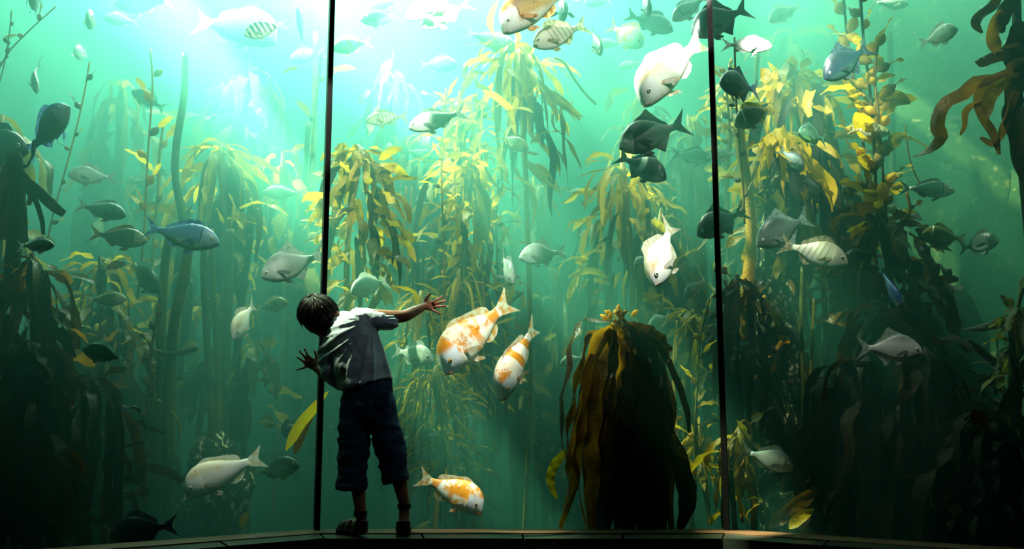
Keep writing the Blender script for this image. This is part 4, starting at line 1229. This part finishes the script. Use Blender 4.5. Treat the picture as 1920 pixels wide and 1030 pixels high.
STRANDS = [
    ('thin strand slanting across the top left corner', [(105, 12), (50, 62), (10, 108), (-30, 190)], 5.0, .004, .12, .045, .10, .02, KOLIVE, KSTEMY),
    ('short upright strand at the left edge near the top', [(22, 20), (18, 60), (8, 120), (-8, 180)], 5.0, .004, .10, .045, .09, .02, KOLIVE, KSTEM),
    ('thin yellow strand slanting through the left green water', [(168, 116), (157, 180), (138, 262), (114, 350), (99, 405), (88, 455)], 5.1, .0045, .13, .05, .07, .015, KOLIVE, KSTEMY),
    ('golden beaded strand standing left of the bent stem', [(282, 92), (286, 160), (280, 250), (275, 330), (271, 420), (264, 500), (258, 560)], 5.4, .006, .16, .075, .10, .035, KGOLD, KSTEMY),
    ('pale leafy strand right of the golden beaded strand', [(306, 235), (298, 300), (296, 360), (290, 430), (284, 500)], 5.9, .010, .17, .07, .22, .06, KGOLD, KSTEM),
    ('dim brown beaded strand rising left of the dark stems', [(298, 570), (286, 640), (278, 730), (276, 830), (272, 960)], 5.0, .007, .07, .055, .05, .015, KBROWN, KBROWN),
    ('hazy leafy strand close to the left joint', [(604, 90), (592, 200), (580, 330), (574, 450), (568, 600)], 7.0, .010, .30, .09, .22, .06, KGOLD, KSTEM),
    ('left strand of the yellow bead column in mid pane', [(836, 165), (834, 240), (828, 330), (832, 480), (836, 620), (834, 780)], 6.0, .007, .085, .055, .16, .03, KGOLD, KSTEMY),
    ('middle strand of the yellow bead column in mid pane', [(862, 170), (856, 250), (852, 330), (858, 470), (868, 640)], 6.1, .007, .085, .055, .16, .03, KGOLD, KSTEMY),
    ('right strand of the yellow bead column in mid pane', [(905, 200), (900, 280), (896, 380), (905, 520), (912, 640)], 6.2, .007, .10, .055, .18, .03, KGOLD, KSTEMY),
    ('strand of narrow leaves right of the yellow bead column', [(935, 330), (930, 430), (935, 540), (940, 680)], 6.5, .007, .11, .05, .20, .035, KOLIVE, KSTEM),
    ('left strand of the tall bead cluster in the right pane', [(1580, -20), (1590, 80), (1606, 180), (1622, 300), (1632, 420)], 5.2, .008, .085, .10, .09, .05, KGOLD, KBROWN),
    ('middle strand of the tall bead cluster in the right pane', [(1612, -20), (1620, 80), (1632, 180), (1640, 300), (1646, 430)], 5.15, .008, .075, .10, .09, .05, KGOLD, KBROWN),
    ('right strand of the tall bead cluster in the right pane', [(1648, 70), (1640, 140), (1648, 230), (1656, 330), (1664, 440)], 5.1, .008, .075, .10, .09, .05, KGOLD, KBROWN),
    ('leafy golden strand along the bead cluster', [(1600, 150), (1630, 200), (1648, 270), (1640, 340), (1655, 420), (1660, 480)], 5.2, .008, .06, .05, .24, .09, KGOLD, KSTEMY),
    ('thin brown strand beside the thick yellow stem', [(1377, 70), (1380, 180), (1386, 270), (1394, 360), (1396, 420)], 5.1, .006, .10, .05, .09, .025, KBROWN, KBROWN),
    ('knobbly hazy strand above the round dark blue fish', [(1372, 110), (1362, 150), (1366, 210), (1370, 280)], 5.9, .008, .05, .06, .08, .03, KGOLD, KSTEM),
    ('leafy strand dangling between dark kelp plant and right joint', [(1330, 560), (1312, 640), (1308, 720), (1302, 820), (1306, 940)], 5.2, .006, .12, .05, .15, .04, KGOLD, KSTEM),
    ('sparse strand right of the dark kelp plant', [(1270, 600), (1262, 690), (1268, 780), (1272, 880)], 5.3, .006, .10, .045, .13, .03, KGOLD, KSTEM),
    ('curling brown strand beside the rock wall', [(1700, 360), (1706, 395), (1690, 420), (1672, 450), (1690, 480)], 5.0, .008, .09, .03, .10, .04, KBROWN, KBROWN),
    ('thin yellow strand before the speckled rock wall', [(1697, 235), (1704, 290), (1715, 325), (1726, 345)], 5.2, .005, .3, 0, 0, .02, KGOLD, KSTEMY),
    ('olive knotted strand at the right edge', [(1918, 540), (1905, 590), (1898, 640), (1880, 690), (1866, 740)], 4.5, .010, .06, .03, .14, .05, KOLIVE, KSTEM),
    ('golden tangled strand low right of the right joint', [(1378, 815), (1395, 790), (1410, 812), (1402, 850), (1385, 900), (1392, 980)], 5.0, .009, .12, .02, .20, .06, KGOLD, KSTEMY),
    ('leafy strand low before the pale rocks', [(1480, 760), (1486, 830), (1470, 900), (1455, 980)], 5.0, .007, .12, .03, .22, .07, KGOLD, KSTEM),
    ('dim leafy strand in the lower left', [(190, 640), (176, 720), (170, 800), (160, 900)], 4.9, .007, .08, .04, .16, .05, KBROWN, KBROWN),
    ('dim strand left of the golden beaded strand', [(186, 480), (188, 560), (186, 660), (180, 780)], 5.1, .006, .10, .035, .14, .045, KBROWN, KBROWN),
]
for s in STRANDS:
    strand(*s)

STEMS = [
    ('thick bent kelp stem behind the beaded strand', [(347, 100), (345, 180), (331, 270), (329, 330), (340, 395), (348, 450), (346, 520)], 5.8, .022, .026, KSTEM),
    ('leftmost tall kelp stem below the large blue fish', [(320, 430), (309, 500), (302, 620), (299, 760), (298, 1010)], 5.3, .022, .028, KSTEM),
    ('tall leaning kelp stem below the large blue fish', [(358, 440), (345, 520), (325, 620), (318, 760), (316, 1010)], 5.2, .026, .032, KSTEM),
    ('straight dark stem in front of the small pale fish', [(383, 420), (382, 520), (388, 640), (398, 800), (402, 1010)], 5.5, .018, .022, KOLIVE),
    ('second straight dark stem right of the small pale fish', [(396, 430), (400, 540), (406, 650), (412, 800), (416, 1010)], 5.6, .016, .020, KOLIVE),
    ('broad dim stem left of the white fish', [(432, 430), (428, 540), (424, 660), (420, 800), (414, 1010)], 5.9, .028, .03, KOLIVE),
    ('leaning dim stem behind the white fish', [(470, 440), (456, 540), (446, 640), (440, 780), (436, 1010)], 6.0, .022, .026, KOLIVE),
    ('pale stem left of the left joint', [(578, 230), (572, 330), (566, 450), (560, 640), (556, 900)], 7.2, .020, .024, KSTEM),
    ('second pale stem left of the left joint', [(592, 60), (588, 250), (580, 450), (574, 700)], 7.6, .022, .026, KSTEM),
    ('pale thin stem left of the yellow bead column', [(762, 350), (756, 440), (750, 540), (748, 680)], 6.6, .008, .010, KSTEMY),
    ('second pale thin stem left of the yellow bead column', [(772, 350), (768, 440), (763, 540), (762, 680)], 6.7, .006, .008, KSTEMY),
    ('third pale thin stem left of the yellow bead column', [(790, 350), (784, 440), (776, 540), (772, 680)], 6.7, .007, .009, KSTEMY),
    ('long green strap stem arching down right of the upper kelp crown', [(1040, 108), (1058, 118), (1078, 150), (1098, 176), (1118, 196)], 6.2, .010, .008, KSTEM),
    ('thick yellow stem right of the right joint', [(1384, 215), (1390, 280), (1400, 350), (1407, 410), (1408, 470), (1402, 530), (1398, 640)], 5.3, .030, .034, KSTEMY),
    ('pale stem left of the thick yellow stem', [(1420, 100), (1414, 200), (1408, 300), (1400, 420)], 6.4, .016, .018, KSTEM),
    ('hazy stem right of the bead cluster', [(1668, 60), (1672, 200), (1674, 350), (1670, 520)], 7.2, .022, .026, KOLIVE),
    ('thin green stem in front of the pale rocks', [(1504, 500), (1502, 620), (1506, 760), (1502, 1000)], 5.1, .010, .012, KSTEM),
    ('second thin green stem in front of the pale rocks', [(1526, 560), (1522, 660), (1516, 800), (1512, 1000)], 5.1, .008, .010, KSTEM),
    ('yellow stem curling down before the pale rocks', [(1430, 555), (1450, 590), (1462, 620), (1464, 640), (1452, 662), (1438, 672)], 5.2, .014, .012, KSTEMY),
    ('horizontal brown stem across the tall leaning stems', [(280, 655), (310, 664), (340, 662), (370, 652)], 5.15, .014, .016, KBROWN),
    ('arching stem at the right edge below the single leaf', [(1812, 640), (1832, 652), (1858, 674), (1890, 690), (1925, 640)], 4.55, .016, .02, KBROWN),
    ('thin curved stem at the lower left', [(322, 770), (336, 800), (334, 830), (315, 850)], 5.0, .005, .004, KSTEMY),
]
for s in STEMS:
    stem(*s)

# single loose leaves
LEAVES = [
    ('single dark leaf standing before the speckled rock wall', [(1783, 610), (1790, 580), (1782, 552), (1768, 534)], 4.8, 24, KBROWN),
    ('red-brown leaf pointing left at the right edge', [(1902, 590), (1870, 606), (1840, 614), (1800, 618)], 4.6, 20, KBROWN),
    ('yellow leaf standing low left of the left joint', [(452, 992), (458, 972), (468, 960)], 4.9, 13, KOLIVE),
    ('long yellow leaf slanting up beside the left joint', [(536, 845), (560, 802), (590, 765), (616, 734)], 5.0, 20, KGOLD),
    ('second yellow leaf beside the left joint', [(552, 852), (562, 825), (574, 800), (590, 775)], 5.05, 16, KBROWN),
    ('brown leaf floating at the dim left', [(58, 672), (80, 666), (104, 672), (126, 680)], 4.7, 18, KBROWN),
    ('strap leaf slanting across the upper middle pane', [(905, 170), (930, 182), (958, 206), (946, 196)], 5.9, 14, KGOLD),
    ('dark strap leaf slanting down right in the middle pane', [(985, 300), (1000, 318), (1020, 338), (1040, 352)], 6.0, 14, KOLIVE),
    ('green strap leaf slanting down below the strap stem', [(1010, 150), (1040, 185), (1070, 206), (1094, 220)], 6.1, 14, KOLIVE),
    ('bright yellow leaf right of the round dark blue fish', [(1428, 128), (1436, 142), (1432, 158)], 5.3, 22, KGOLD),
    ('broad green leaf right of the dark kelp plant', [(1204, 548), (1222, 560), (1240, 552)], 5.5, 15, KOLIVE),
    ('yellow leaf standing above the dark kelp plant', [(1176, 664, 5.2), (1178, 640, 5.2), (1182, 604, 5.2)], 5.2, 10, KGOLD),
    ('yellow leaf over the ledge at the lower right', [(1480, 992), (1500, 972), (1526, 955)], 4.7, 20, KGOLD),
    ('brown leaf slanting over the ledge at the lower right', [(1440, 990), (1472, 966), (1510, 935), (1535, 915)], 4.75, 26, KBROWN),
    ('small yellow leaf low right of the right joint', [(1380, 918), (1396, 908), (1412, 896)], 4.9, 20, KGOLD),
    ('pale yellow leaf afloat left of the bright diving fish', [(1078, 492), (1092, 488), (1104, 486)], 5.6, 16, KGOLD),
    ('yellow strip of leaf low in the left glare', [(530, 138), (544, 130), (560, 126)], 6.2, 7, KGOLD),
]
for i, (lb, pts, Y, wpx, mt) in enumerate(LEAVES):
    b0 = P(*pts[0][:2], Y)
    o = empty('kelp_leaf', b0, lb, 'kelp leaf')
    traced(o, b0, pts, Y, wpx, mt, .6, .12, side=(.5, .2, .8) if abs(pts[0][0] - pts[-1][0]) > abs(pts[0][1] - pts[-1][1]) else (1, .2, .2), n=10, tip=.08, wroot=.15, seed=400 + i)


# ------------------------------------------------------------------ rocks
def rock(label, x, y, Y, sx_, sy_, sz_, mat, seed, rough=.3, name='rock', sub=4):
    bm = bmesh.new()
    bmesh.ops.create_icosphere(bm, subdivisions=sub, radius=1)
    for v in bm.verts:
        d = v.co.normalized()
        k = 1 + rough * noise.noise(d * 1.7 + V((seed, 0, 0))) + rough * .5 * noise.noise(d * 4.3 + V((0, seed, 0))) + rough * .22 * noise.noise(d * 11 + V((0, 0, seed)))
        v.co = V((d.x * sx_, d.y * sy_, d.z * sz_)) * k
    me = bpy.data.meshes.new(name)
    bm.to_mesh(me)
    bm.free()
    me.polygons.foreach_set('use_smooth', [True] * len(me.polygons))
    me.materials.append(mat)
    o = bpy.data.objects.new(name, me)
    COL.objects.link(o)
    o.location = P(x, y, Y)
    return tag(o, label, 'rock')


rock('barnacled rock pillar behind the stems right of the right joint', 1462, 790, 5.45, .15, .15, 1.4, MENCR, 3, sub=5)
rock('pinkish crusted rock cut by the right edge at the bottom', 1930, 985, 4.35, .17, .17, .22, MPINK, 5, .25)
rock('large dark rock at the lower right', 1700, 960, 5.6, .62, .4, 1.05, MROCK, 8, sub=5)
rock('dark rock block standing before the speckled wall', 1765, 690, 6.7, .32, .3, .62, MROCK, 17)
rock('large dark rock at the lower left', 95, 960, 5.5, .62, .4, 1.0, MROCK, 11, sub=5)
rock('round pale rock left of the left joint', 541, 803, 5.8, .045, .045, .05, MENCR, 21)
rock('barnacled rock behind the big white fish', 400, 930, 5.6, .20, .2, .32, MENCR, 23)
rock('pale crusted stone beside the ledge right of the right joint', 1480, 905, 5.05, .06, .05, .05, MENCR, 31)
rock('long pale crusted stone above the yellow leaf', 1498, 935, 4.95, .08, .05, .04, MENCR, 33)

# specks drifting in the water
bm = bmesh.new()
rs = random.Random(5)
for k in range(420):
    p = P(rs.uniform(0, 1920), rs.uniform(60, 990), rs.uniform(4.75, 6.6))
    r = rs.uniform(.0012, .0035)
    vv = [bm.verts.new(p + V(d) * r) for d in ((1, 0, 0), (-1, 0, 0), (0, 1, 0), (0, -1, 0), (0, 0, 1), (0, 0, -1))]
    for a, b, c in ((0, 2, 4), (2, 1, 4), (1, 3, 4), (3, 0, 4), (2, 0, 5), (1, 2, 5), (3, 1, 5), (0, 3, 5)):
        bm.faces.new((vv[a], vv[b], vv[c]))
me = bpy.data.meshes.new('drifting_specks')
bm.to_mesh(me)
bm.free()
me.materials.append(plain('speck_white', C('#f0f4ec'), .8))
sp_o = bpy.data.objects.new('drifting_specks', me)
COL.objects.link(sp_o)
tag(sp_o, 'fine white specks drifting in the water', 'specks', kind='stuff')

# ------------------------------------------------------------------ the child
def B(x, y, Y=4.38):
    return P(x, y, Y)


PX = 4.38 / F


def loft(rings, m=20, pw=1.0):
    """closed skin over elliptical rings (centre, half axis a, half axis b)"""
    vs_, fs = [], []
    for c, a, b in rings:
        for k in range(m):
            t = 2 * math.pi * k / m
            ct, st_ = math.cos(t), math.sin(t)
            vs_.append(c + a * math.copysign(abs(ct) ** pw, ct) + b * math.copysign(abs(st_) ** pw, st_))
    for i in range(len(rings) - 1):
        for k in range(m):
            k2 = (k + 1) % m
            fs.append((i * m + k, i * m + k2, (i + 1) * m + k2, (i + 1) * m + k))
    fs.append(tuple(range(m - 1, -1, -1)))
    fs.append(tuple((len(rings) - 1) * m + k for k in range(m)))
    return vs_, fs


def limb(pts, radii, n=12, seg=12, flat=1.0):
    """rounded tapering limb through pts"""
    sp = spline(pts, n)
    rr = [float(np.interp(i / n, np.linspace(0, 1, len(radii)), radii)) for i in range(n + 1)]
    # rounded ends
    t0, t1 = (sp[0] - sp[1]).normalized(), (sp[-1] - sp[-2]).normalized()
    pre = [(sp[0] + t0 * rr[0] * math.sin(a), rr[0] * math.cos(a)) for a in (1.45, 1.0, .5)]
    post = [(sp[-1] + t1 * rr[-1] * math.sin(a), rr[-1] * math.cos(a)) for a in (.5, 1.0, 1.45)]
    allp = pre + list(zip(sp, rr)) + post
    return tube([p for p, r in allp], [max(r, .0006) for p, r in allp], seg)


def ball(c, ax, m=14):
    c = V(c)
    vs_, fs = [], []
    n = 10
    X, Yv, Z = ax
    for i in range(n + 1):
        ph = math.pi * min(max(i / n, .02), .98)
        for k in range(m):
            a = 2 * math.pi * k / m
            vs_.append(c + X * (math.sin(ph) * math.cos(a)) + Yv * (math.sin(ph) * math.sin(a)) + Z * math.cos(ph))
    for i in range(n):
        for k in range(m):
            k2 = (k + 1) % m
            fs.append((i * m + k, i * m + k2, (i + 1) * m + k2, (i + 1) * m + k))
    fs.append(tuple(range(m - 1, -1, -1)))
    fs.append(tuple(n * m + k for k in range(m)))
    return vs_, fs


def fused(name, parts, voxel, mat, parent, smooth_it=4, base=None, disp=None):
    me = bpy.data.meshes.new(name)
    vv, ff = cat(*parts)
    me.from_pydata([tuple(V(v) - base) for v in vv], [], ff)
    tmp = bpy.data.objects.new(name + '_tmp', me)
    COL.objects.link(tmp)
    md = tmp.modifiers.new('r', 'REMESH')
    md.mode = 'VOXEL'
    md.voxel_size = voxel
    if smooth_it:
        s = tmp.modifiers.new('s', 'SMOOTH')
        s.factor = .5
        s.iterations = smooth_it
    dg = bpy.context.evaluated_depsgraph_get()
    new = bpy.data.meshes.new_from_object(tmp.evaluated_get(dg))
    bpy.data.objects.remove(tmp)
    new.name = name
    if disp:
        nn = [v.normal.copy() for v in new.vertices]
        for v, n_ in zip(new.vertices, nn):
            v.co = v.co + n_ * disp(v.co + base, n_)
    new.polygons.foreach_set('use_smooth', [True] * len(new.polygons))
    new.materials.clear()
    new.materials.append(mat)
    new.update()
    o = bpy.data.objects.new(name, new)
    COL.objects.link(o)
    o.parent = parent
    return o


SKIN = plain('child_skin', C('#7a4c30'), .55, .35, var=.15, scale=30)
SHIRT = plain('grey_blue_cotton', C('#a9b6ba'), .85, .1, var=.2, scale=60, bump=.06)
JEANS = plain('dark_denim', C('#22354c'), .85, .1, scale=70, bump=.1, col2=C('#141f2e'), thr=(.4, .7))
HAIR = plain('dark_brown_hair', C('#150c05'), .5, .2, var=.4, scale=30)
SANDAL = plain('black_sandal', C('#15110e'), .6, .3, var=.3)
SOLE = plain('sandal_sole', C('#221a12'), .8, .2)
WHITEEYE = plain('eye_white', C('#e8e8e8'), .3)

pb = V((B(705, 985, 4.42).x, 4.42, 0.0))
person = empty('person', pb, 'child in grey T-shirt and rolled jeans leaning with both hands on the glass', 'person')

skin = []
# head (centre, down-left tilt): crown points up-left towards the viewer, face towards the glass and down
hc = B(598, 592, 4.42)
face = V((-.50, .74, -.45)).normalized()
crown_d = V((-.30, -.42, .86))
crown_d = (crown_d - face * crown_d.dot(face)).normalized()
ear_d = face.cross(crown_d).normalized()
skin.append(ball(hc, (ear_d * .068, face * .083, crown_d * .088)))
skin.append(ball(hc + face * .03 - crown_d * .055, (ear_d * .05, face * .052, crown_d * .045)))       # jaw
skin.append(ball(hc + face * .088 - crown_d * .012, (ear_d * .010, face * .014, crown_d * .014)))      # nose
for s_ in (1, -1):
    skin.append(ball(hc + ear_d * s_ * .070 - crown_d * .01, (ear_d * .008, face * .014, crown_d * .02)))
neck = B(650, 604, 4.38)
skin.append(limb([hc - crown_d * .04 - face * .02, (hc + neck) / 2, neck + V((.03, 0, -.02))], [.045, .043, .05], 8))
# trunk under the clothes
skin.append(limb([B(668, 612), B(680, 660), B(690, 715)], [.065, .07, .06], 8, 14))
# right arm, stretched out to the glass
sR = B(698, 594, 4.37)
eR = B(752, 594, 4.42)
wR = B(795, 575, 4.515)
skin.append(limb([sR, eR, B(775, 585, 4.47), wR], [.036, .029, .026, .0185], 12))
# left arm: upper arm down, forearm bent up to the glass
sL = B(618, 648, 4.40)
eL = B(634, 718, 4.42)
wL = B(592, 690, 4.48)
skin.append(limb([sL, B(620, 690, 4.39), eL], [.036, .034, .028], 10))
skin.append(limb([eL, B(614, 706, 4.45), wL], [.028, .026, .018], 10))


def hand(wrist, palm, fingers, thumb, Yg):
    """fingers: [(base px, tip px)], spread on the pane at distance Yg"""
    out = []
    pc = B(*palm, Yg)
    ax = (pc - wrist).normalized()
    sd = ax.cross(V((0, 1, 0))).normalized()
    out.append(loft([(wrist, sd * .017, V((0, .013, 0))), (wrist.lerp(pc, .5), sd * .021, V((0, .013, 0))), (pc, sd * .027, V((0, .012, 0))), (pc + ax * .017, sd * .026, V((0, .010, 0))), (pc + ax * .026, sd * .022, V((0, .007, 0)))], 16))
    for (bx, by), (tx, ty), r in fingers:
        a, b = B(bx, by, Yg - .004), B(tx, ty, Yg + .006)
        k = a.lerp(b, .45) + V((0, -.006, 0))
        out.append(limb([a, k, b], [r * 1.12, r, r * .86], 8, 10))
    (bx, by), (mx, my), (tx, ty) = thumb
    out.append(limb([B(bx, by, Yg - .006), B(mx, my, Yg - .004), B(tx, ty, Yg + .004)], [.0105, .0085, .0068], 8, 10))
    return out


skin += hand(wR, (806, 573), [((812, 567.5), (829, 556.5), .0062), ((816, 570.5), (836, 564), .0065), ((816, 576), (836, 574), .0063), ((812, 582), (826, 589), .0056)], ((797, 568), (800, 559), (806, 552)), 4.532)
skin += hand(wL, (582, 681), [((573, 689), (557.5, 694), .0055), ((572.5, 681), (557.5, 669), .0062), ((577, 676), (562, 658.5), .0065), ((581.5, 674), (571, 654), .0062)], ((592, 683), (594, 670), (590.5, 659)), 4.475)
# legs and feet
aL, aR = B(676, 958, 4.40), B(758, 944, 4.42)
skin.append(limb([B(670, 748), B(662, 830), B(670, 900, 4.40), aL], [.04, .044, .036, .024], 14))
skin.append(limb([B(706, 748), B(730, 840), B(747, 895, 4.41), aR], [.04, .044, .036, .024], 14))
for a, toe, heel in ((aL, V((B(640, 983, 4.47).x, 4.49, .028)), V((aL.x + .008, 4.375, .028))), (aR, V((aR.x - .008, 4.515, .028)), V((aR.x, 4.375, .028)))):
    skin.append(limb([a, (a + heel) / 2 + V((0, .02, 0)), heel + V((0, .015, 0))], [.024, .024, .022], 6))
    skin.append(limb([heel + V((0, .02, .004)), (heel + toe) / 2 + V((0, 0, .012)), toe], [.023, .025, .017], 8))
body = fused('body', skin, .0032, SKIN, person, 3, pb)
for s_ in (1, -1):
    e = hc + face * .072 + ear_d * s_ * .028 + crown_d * .008
    vv, ff = ball(V((0, 0, 0)), (V((.009, 0, 0)), V((0, .009, 0)), V((0, 0, .009))), 10)
    mobj('eye', vv, ff, WHITEEYE, body, loc=e - pb)

# T-shirt
def ring2(x0, y0, x1, y1, dep, Y, dY=0.0):
    a, b = B(x0, y0, Y), B(x1, y1, Y)
    return ((a + b) / 2, (b - a) / 2, V((0, dep, 0)))


tee = [loft([ring2(640, 731, 735, 710, .105, 4.40), ring2(634, 716, 733, 698, .104, 4.40), ring2(626, 698, 729, 680, .100, 4.39), ring2(618, 672, 720, 655, .098, 4.39),
             ring2(611, 648, 711, 630, .095, 4.38), ring2(613, 626, 704, 605, .090, 4.38), ring2(626, 609, 700, 587, .078, 4.38), ring2(640, 599, 692, 578, .055, 4.38), ring2(650, 594, 680, 578, .03, 4.38)], 28)]
tee.append(limb([B(672, 600), B(700, 600, 4.375), B(722, 603, 4.385), B(733, 604, 4.39)], [.058, .050, .040, .036], 10, 16))
tee.append(limb([B(636, 632, 4.38), B(618, 664, 4.385), B(620, 694, 4.395), B(634, 716, 4.42)], [.052, .050, .045, .036], 10, 16))
tee.append(limb([B(640, 604, 4.385), B(662, 606, 4.38)], [.047, .06], 6, 16))
SH = B(700, 600, 4.37)


def tee_disp(p, n_):
    d = p - SH
    r = math.hypot(d.x, d.z)
    th = math.atan2(d.z, d.x)
    f = noise.noise(V((th * 4.6, r * 2.2, p.y * 2))) + .6 * noise.noise(V((th * 9 + 5, r * 3.0, p.y * 3)))
    ridge = max(0, 1 - abs(f)) ** 3 * .014 - .005
    ridge *= max(0, min(1, (r - .03) / .14))
    fine = .0025 * noise.noise(p * 40)
    hem = max(0, 1 - abs(p.z - (B(688, 720, 4.4).z)) / .02) * .003
    return ridge + fine + hem


fused('t_shirt', tee, .0055, SHIRT, person, 3, pb, tee_disp)

# rolled jeans
jl = [loft([ring2(646, 724, 734, 709, .088, 4.40), ring2(642, 742, 736, 735, .098, 4.40), ring2(639, 765, 741, 762, .100, 4.40), ring2(637, 785, 744, 785, .090, 4.40)], 28)]
jl.append(loft([ring2(640, 745, 700, 742, .085, 4.40), ring2(636, 785, 697, 787, .085, 4.40), ring2(634, 820, 693, 822, .080, 4.40), ring2(634, 850, 691, 851, .075, 4.40), ring2(634, 880, 688, 880, .070, 4.40), ring2(631, 905, 688, 906, .070, 4.40), ring2(629, 918, 687, 918, .070, 4.40)], 24))
jl.append(loft([ring2(684, 742, 738, 740, .085, 4.40), ring2(690, 785, 746, 778, .085, 4.40), ring2(698, 820, 754, 812, .080, 4.40), ring2(706, 850, 760, 842, .076, 4.405), ring2(711, 876, 763, 866, .072, 4.41), ring2(716, 896, 766, 886, .070, 4.41), ring2(719, 908, 768, 898, .070, 4.41)], 24))


def jean_disp(p, n_):
    zz = p.z
    f = noise.noise(V((p.x * 5, p.y * 5, zz * 17))) + .5 * noise.noise(V((p.x * 9 + 3, p.y * 9, zz * 34)))
    amp = .005 + .008 * max(0, 1 - abs(zz - .36) / .2)
    r = max(0, 1 - abs(f)) ** 2.5 * amp - amp * .35
    for hz in (.188, .215):
        r += .004 * max(0, 1 - abs(zz - hz) / .012)
    return r + .0015 * noise.noise(p * 50)


jo = fused('jeans', jl, .0055, JEANS, person, 2, pb, jean_disp)
# back pocket and belt line
vv, ff = grid(lambda u, v: B(704 + 24 * u, 738 + 26 * v - 3 * u, 4.40 - .098 - .004 * math.sin(u * 3.14)) - pb, 6, 6)
mobj('pocket', vv, ff, JEANS, jo)

# sandals
for a, toe, heel in ((aL, V((B(636, 985, 4.47).x, 4.485, .0)), V((aL.x + .006, 4.37, 0))), (aR, V((aR.x - .010, 4.525, .0)), V((aR.x, 4.37, 0)))):
    d = (toe - heel).normalized()
    s_ = V((d.y, -d.x, 0))
    rings = []
    for u, wd in ((-.06, .016), (.0, .027), (.25, .029), (.5, .030), (.75, .034), (.92, .030), (1.03, .016)):
        c = heel.lerp(toe, u)
        rings.append((c, wd))
    vs_ = [c + s_ * w_ * sg + V((0, 0, z)) for z in (.001, .018) for sg, seq in ((1, rings), (-1, rings[::-1])) for c, w_ in seq]
    n = len(rings) * 2
    fs = [tuple(range(n)), tuple(range(2 * n - 1, n - 1, -1))] + [(i, i + n, (i + 1) % n + n, (i + 1) % n) for i in range(n)]
    so = mobj('sandal', [v - pb for v in vs_], fs, SOLE, person, smooth=False)
    for u, h, wd in ((.12, .050, .036), (.45, .052, .034), (.72, .044, .038)):
        c = heel.lerp(toe, u)
        arc = [c + s_ * (wd * math.cos(t)) + V((0, 0, .012 + h * math.sin(t))) for t in np.linspace(0, math.pi, 11)]
        vv, ff = blade_geo(arc, .026, d, 0, 0, .1)
        mobj('strap', [v - pb for v in vv], ff, SANDAL, so)
    # heel counter and ankle strap
    arc = [a + V((.030 * math.cos(t), .030 * math.sin(t), -.012)) for t in np.linspace(-math.pi * 1.1, math.pi * .1, 12)]
    vv, ff = blade_geo(arc, .022, (0, 0, 1), 0, 0, 0)
    mobj('strap', [v - pb for v in vv], ff, SANDAL, so)
    arc = [heel + V((.031 * math.cos(t), .02 + .034 * math.sin(t), .035)) for t in np.linspace(-math.pi * 1.05, math.pi * .05, 12)]
    vv, ff = blade_geo(arc, .05, (0, 0, 1), 0, 0, 0)
    mobj('heel_counter', [v - pb for v in vv], ff, SANDAL, so)

# hair: a cap of overlapping locks falling from the crown
cw = (V((-.25, -.55, .80))).normalized()
u1 = cw.cross(V((0, 1, 0))).normalized()
u2 = cw.cross(u1)
hr = random.Random(3)


def skull(d, k):
    x, y, z = d.dot(ear_d), d.dot(face), d.dot(crown_d)
    r = 1 / math.sqrt((x / .080) ** 2 + (y / .094) ** 2 + (z / .098) ** 2)
    return hc + d * (r * k)


hair_parts = [ball(hc, (ear_d * .079, face * .093, crown_d * .097), 20)]
for k in range(260):
    az = 2 * math.pi * (k / 260) * 21 + hr.uniform(-.1, .1)
    th0 = hr.uniform(.02, .9)
    th1 = th0 + hr.uniform(.7, 1.2)
    toward_face = (u1 * math.cos(az) + u2 * math.sin(az)).dot(face)
    lim = 2.3 - (.2 if toward_face > .6 else 0)
    th1 = min(th1, lim + hr.uniform(-.15, .12))
    kk = 1.0 + hr.uniform(.0, .06)
    pts = []
    sw = hr.uniform(-.25, .25)
    for i in range(9):
        u = i / 8
        th = th0 + (th1 - th0) * u
        a2 = az + sw * u + .5 * math.exp(-th * 3)
        d = cw * math.cos(th) + (u1 * math.cos(a2) + u2 * math.sin(a2)) * math.sin(th)
        p = skull(d.normalized(), kk + .03 * math.sin(u * math.pi))
        if th > 1.75:
            p += V((0, 0, -1)) * (th - 1.75) * .06 + d * .01 * (th - 1.75)
        pts.append(p)
    w_ = hr.uniform(.006, .012)
    rr = [w_ * .5 * (1 if i < 5 else 1 - (i - 4) / 4.6) for i in range(9)]
    hair_parts.append(tube(pts, rr, 5))
vv, ff = cat(*hair_parts)
mobj('hair', [v - pb for v in vv], ff, HAIR, person)
